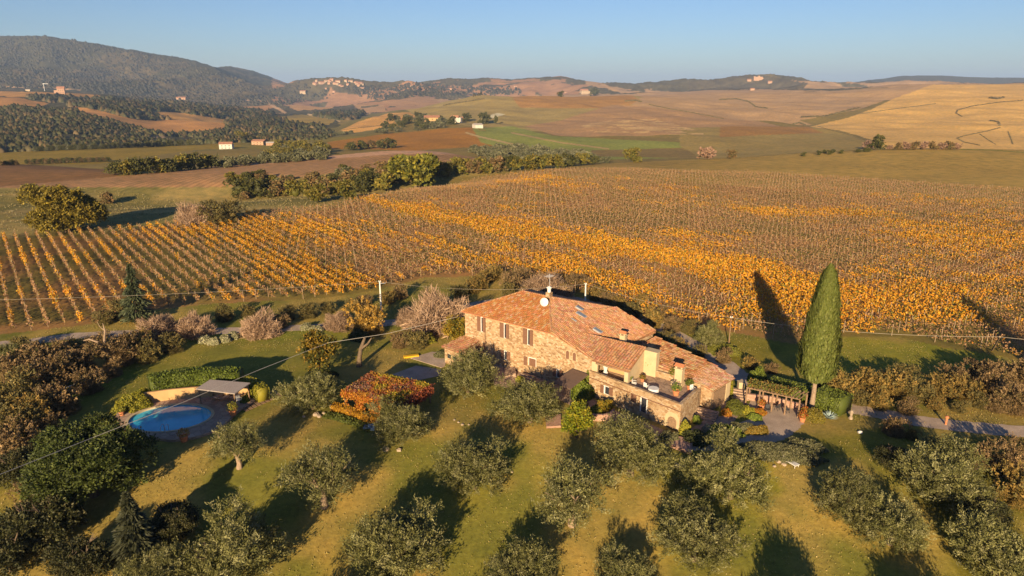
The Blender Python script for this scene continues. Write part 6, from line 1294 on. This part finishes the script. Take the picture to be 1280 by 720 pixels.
far_house(540, 153, 18, 9, 'orange-ochre ruined farmhouse with pale front in the valley', 'ochre', 'farroof', rz=.2); far_house(569, 153, 10, 9, 'white farmhouse with a red roof in the middle valley', 'farwhite', rz=-.3, blocks=[(.55, .5, .7)])
far_house(597, 160, 10, 6, 'small plain white barn on the green slope', 'farwhite', 'fargrey', rz=.4, dp=1.2, win=False); far_house(580, 151, 9, 5, 'low farm outbuilding with orange tiles beside the white farmhouse', 'farpink', 'farroof', rz=.2)
far_house(77, 117, 8, 9, 'tall pinkish farmhouse on the far orange field with a wing', 'farpink', 'farroof', rz=.4, blocks=[(-.7, .5, .5)]); far_house(227, 125, 11, 4, 'long pale farmhouse at the foot of the wooded mountain', 'farpink', 'farroof', rz=.1, dp=.4)
far_house(36, 114, 6, 2.6, 'tiny pale barn at far left on the orange field', 'farwall', 'fargrey', win=False); far_house(303, 145, 6, 3.5, 'small pale house among trees below the dirt road', 'farpink', 'farroof', win=False); far_house(379, 117, 7, 4, 'small cream house on the wooded slope under the hill village', 'farwall', 'farroof')
far_house(730, 118, 9, 7, 'cream ruined house on the skyline of the middle hill', 'farwall', 'farroof', rz=.3, blocks=[(.6, .4, .6)])
# crane
h = hit(56, 114); zd = h.y; s = zd/F; o = thing('tower_crane', 'thin pale tower crane left of the pink farmhouse', 'crane', h); mb = MB(); mb.box((0, 0, 4.5*s), (.35*s, .35*s, 9*s)); mb.build('mast', MATS['steel'], o); mb = MB(); mb.box((2.2*s, 0, 8.6*s), (7*s, .3*s, .4*s)); mb.build('jib', MATS['steel'], o)
rr2 = random.Random(21)
VG = 'houses of the hilltop village at left centre'
for i in range(26):
    x = 388+rr2.random()**.9*66; y = 99.5+abs(x-415)*.09+rr2.random()*4.5; far_house(x, y+1.5, rr2.uniform(3.2, 6), rr2.uniform(2.4, 3.6), 'small cream and pink house in the cluster of the hilltop village', rr2.choice(['farwall', 'farpink', 'farpink']), 'farroof', rr2.uniform(-.6, .6), name='village_house', win=False, group=VG)
for i in range(10):
    x = rr2.choice([415, 425, 440, 455, 470, 560, 640, 655, 700, 520])+rr2.uniform(-8, 8); y = 110+rr2.uniform(-3, 9); far_house(x, y, rr2.uniform(2.5, 5), rr2.uniform(1.6, 2.6), 'tiny pale farmhouse scattered on the far slopes below the ridge', rr2.choice(['farwall', 'farpink']), 'farroof', rr2.uniform(-.6, .6), name='farmstead', win=False, group='tiny farmhouses scattered on the far slopes')
far_house(947, 100, 11, 4, 'long castle-like pink building on the right hand hilltop', 'farpink', 'farroof', flat=True, name='castle', cat='castle', win=False, blocks=[(-.4, .15, 1.15), (.1, .2, 1.3), (.45, .35, .7)], dp=.4)
for x, y, lab in ((936, 101, 'small house left of the castle on the hilltop'), (962, 103, 'small pale house right of the castle on the hilltop'), (940, 112, 'pale farmhouse on the slope below the castle')): far_house(x, y+1, 5, 3, lab, 'farpink', 'farroof', name='hill_house', win=False)

# ------------------------------------------------------------------ haze: one even body of air over the whole land
if HAZE:
    hm = bpy.data.materials.new('haze'); hm.use_nodes = True; t = hm.node_tree; t.nodes.clear(); vo = t.nodes.new('ShaderNodeVolumePrincipled'); vo.inputs['Density'].default_value = HAZE; vo.inputs['Color'].default_value = (.42, .62, 1.0, 1); vo.inputs['Anisotropy'].default_value = 0.0
    out = t.nodes.new('ShaderNodeOutputMaterial'); t.links.new(vo.outputs[0], out.inputs['Volume'])
    mb = MB(); mb.box((0, 13500, -25), (62000, 31000, 850)); hz = mb.build('haze', hm); tag(hz, 'thin blue haze in the air', 'haze', kind='stuff')
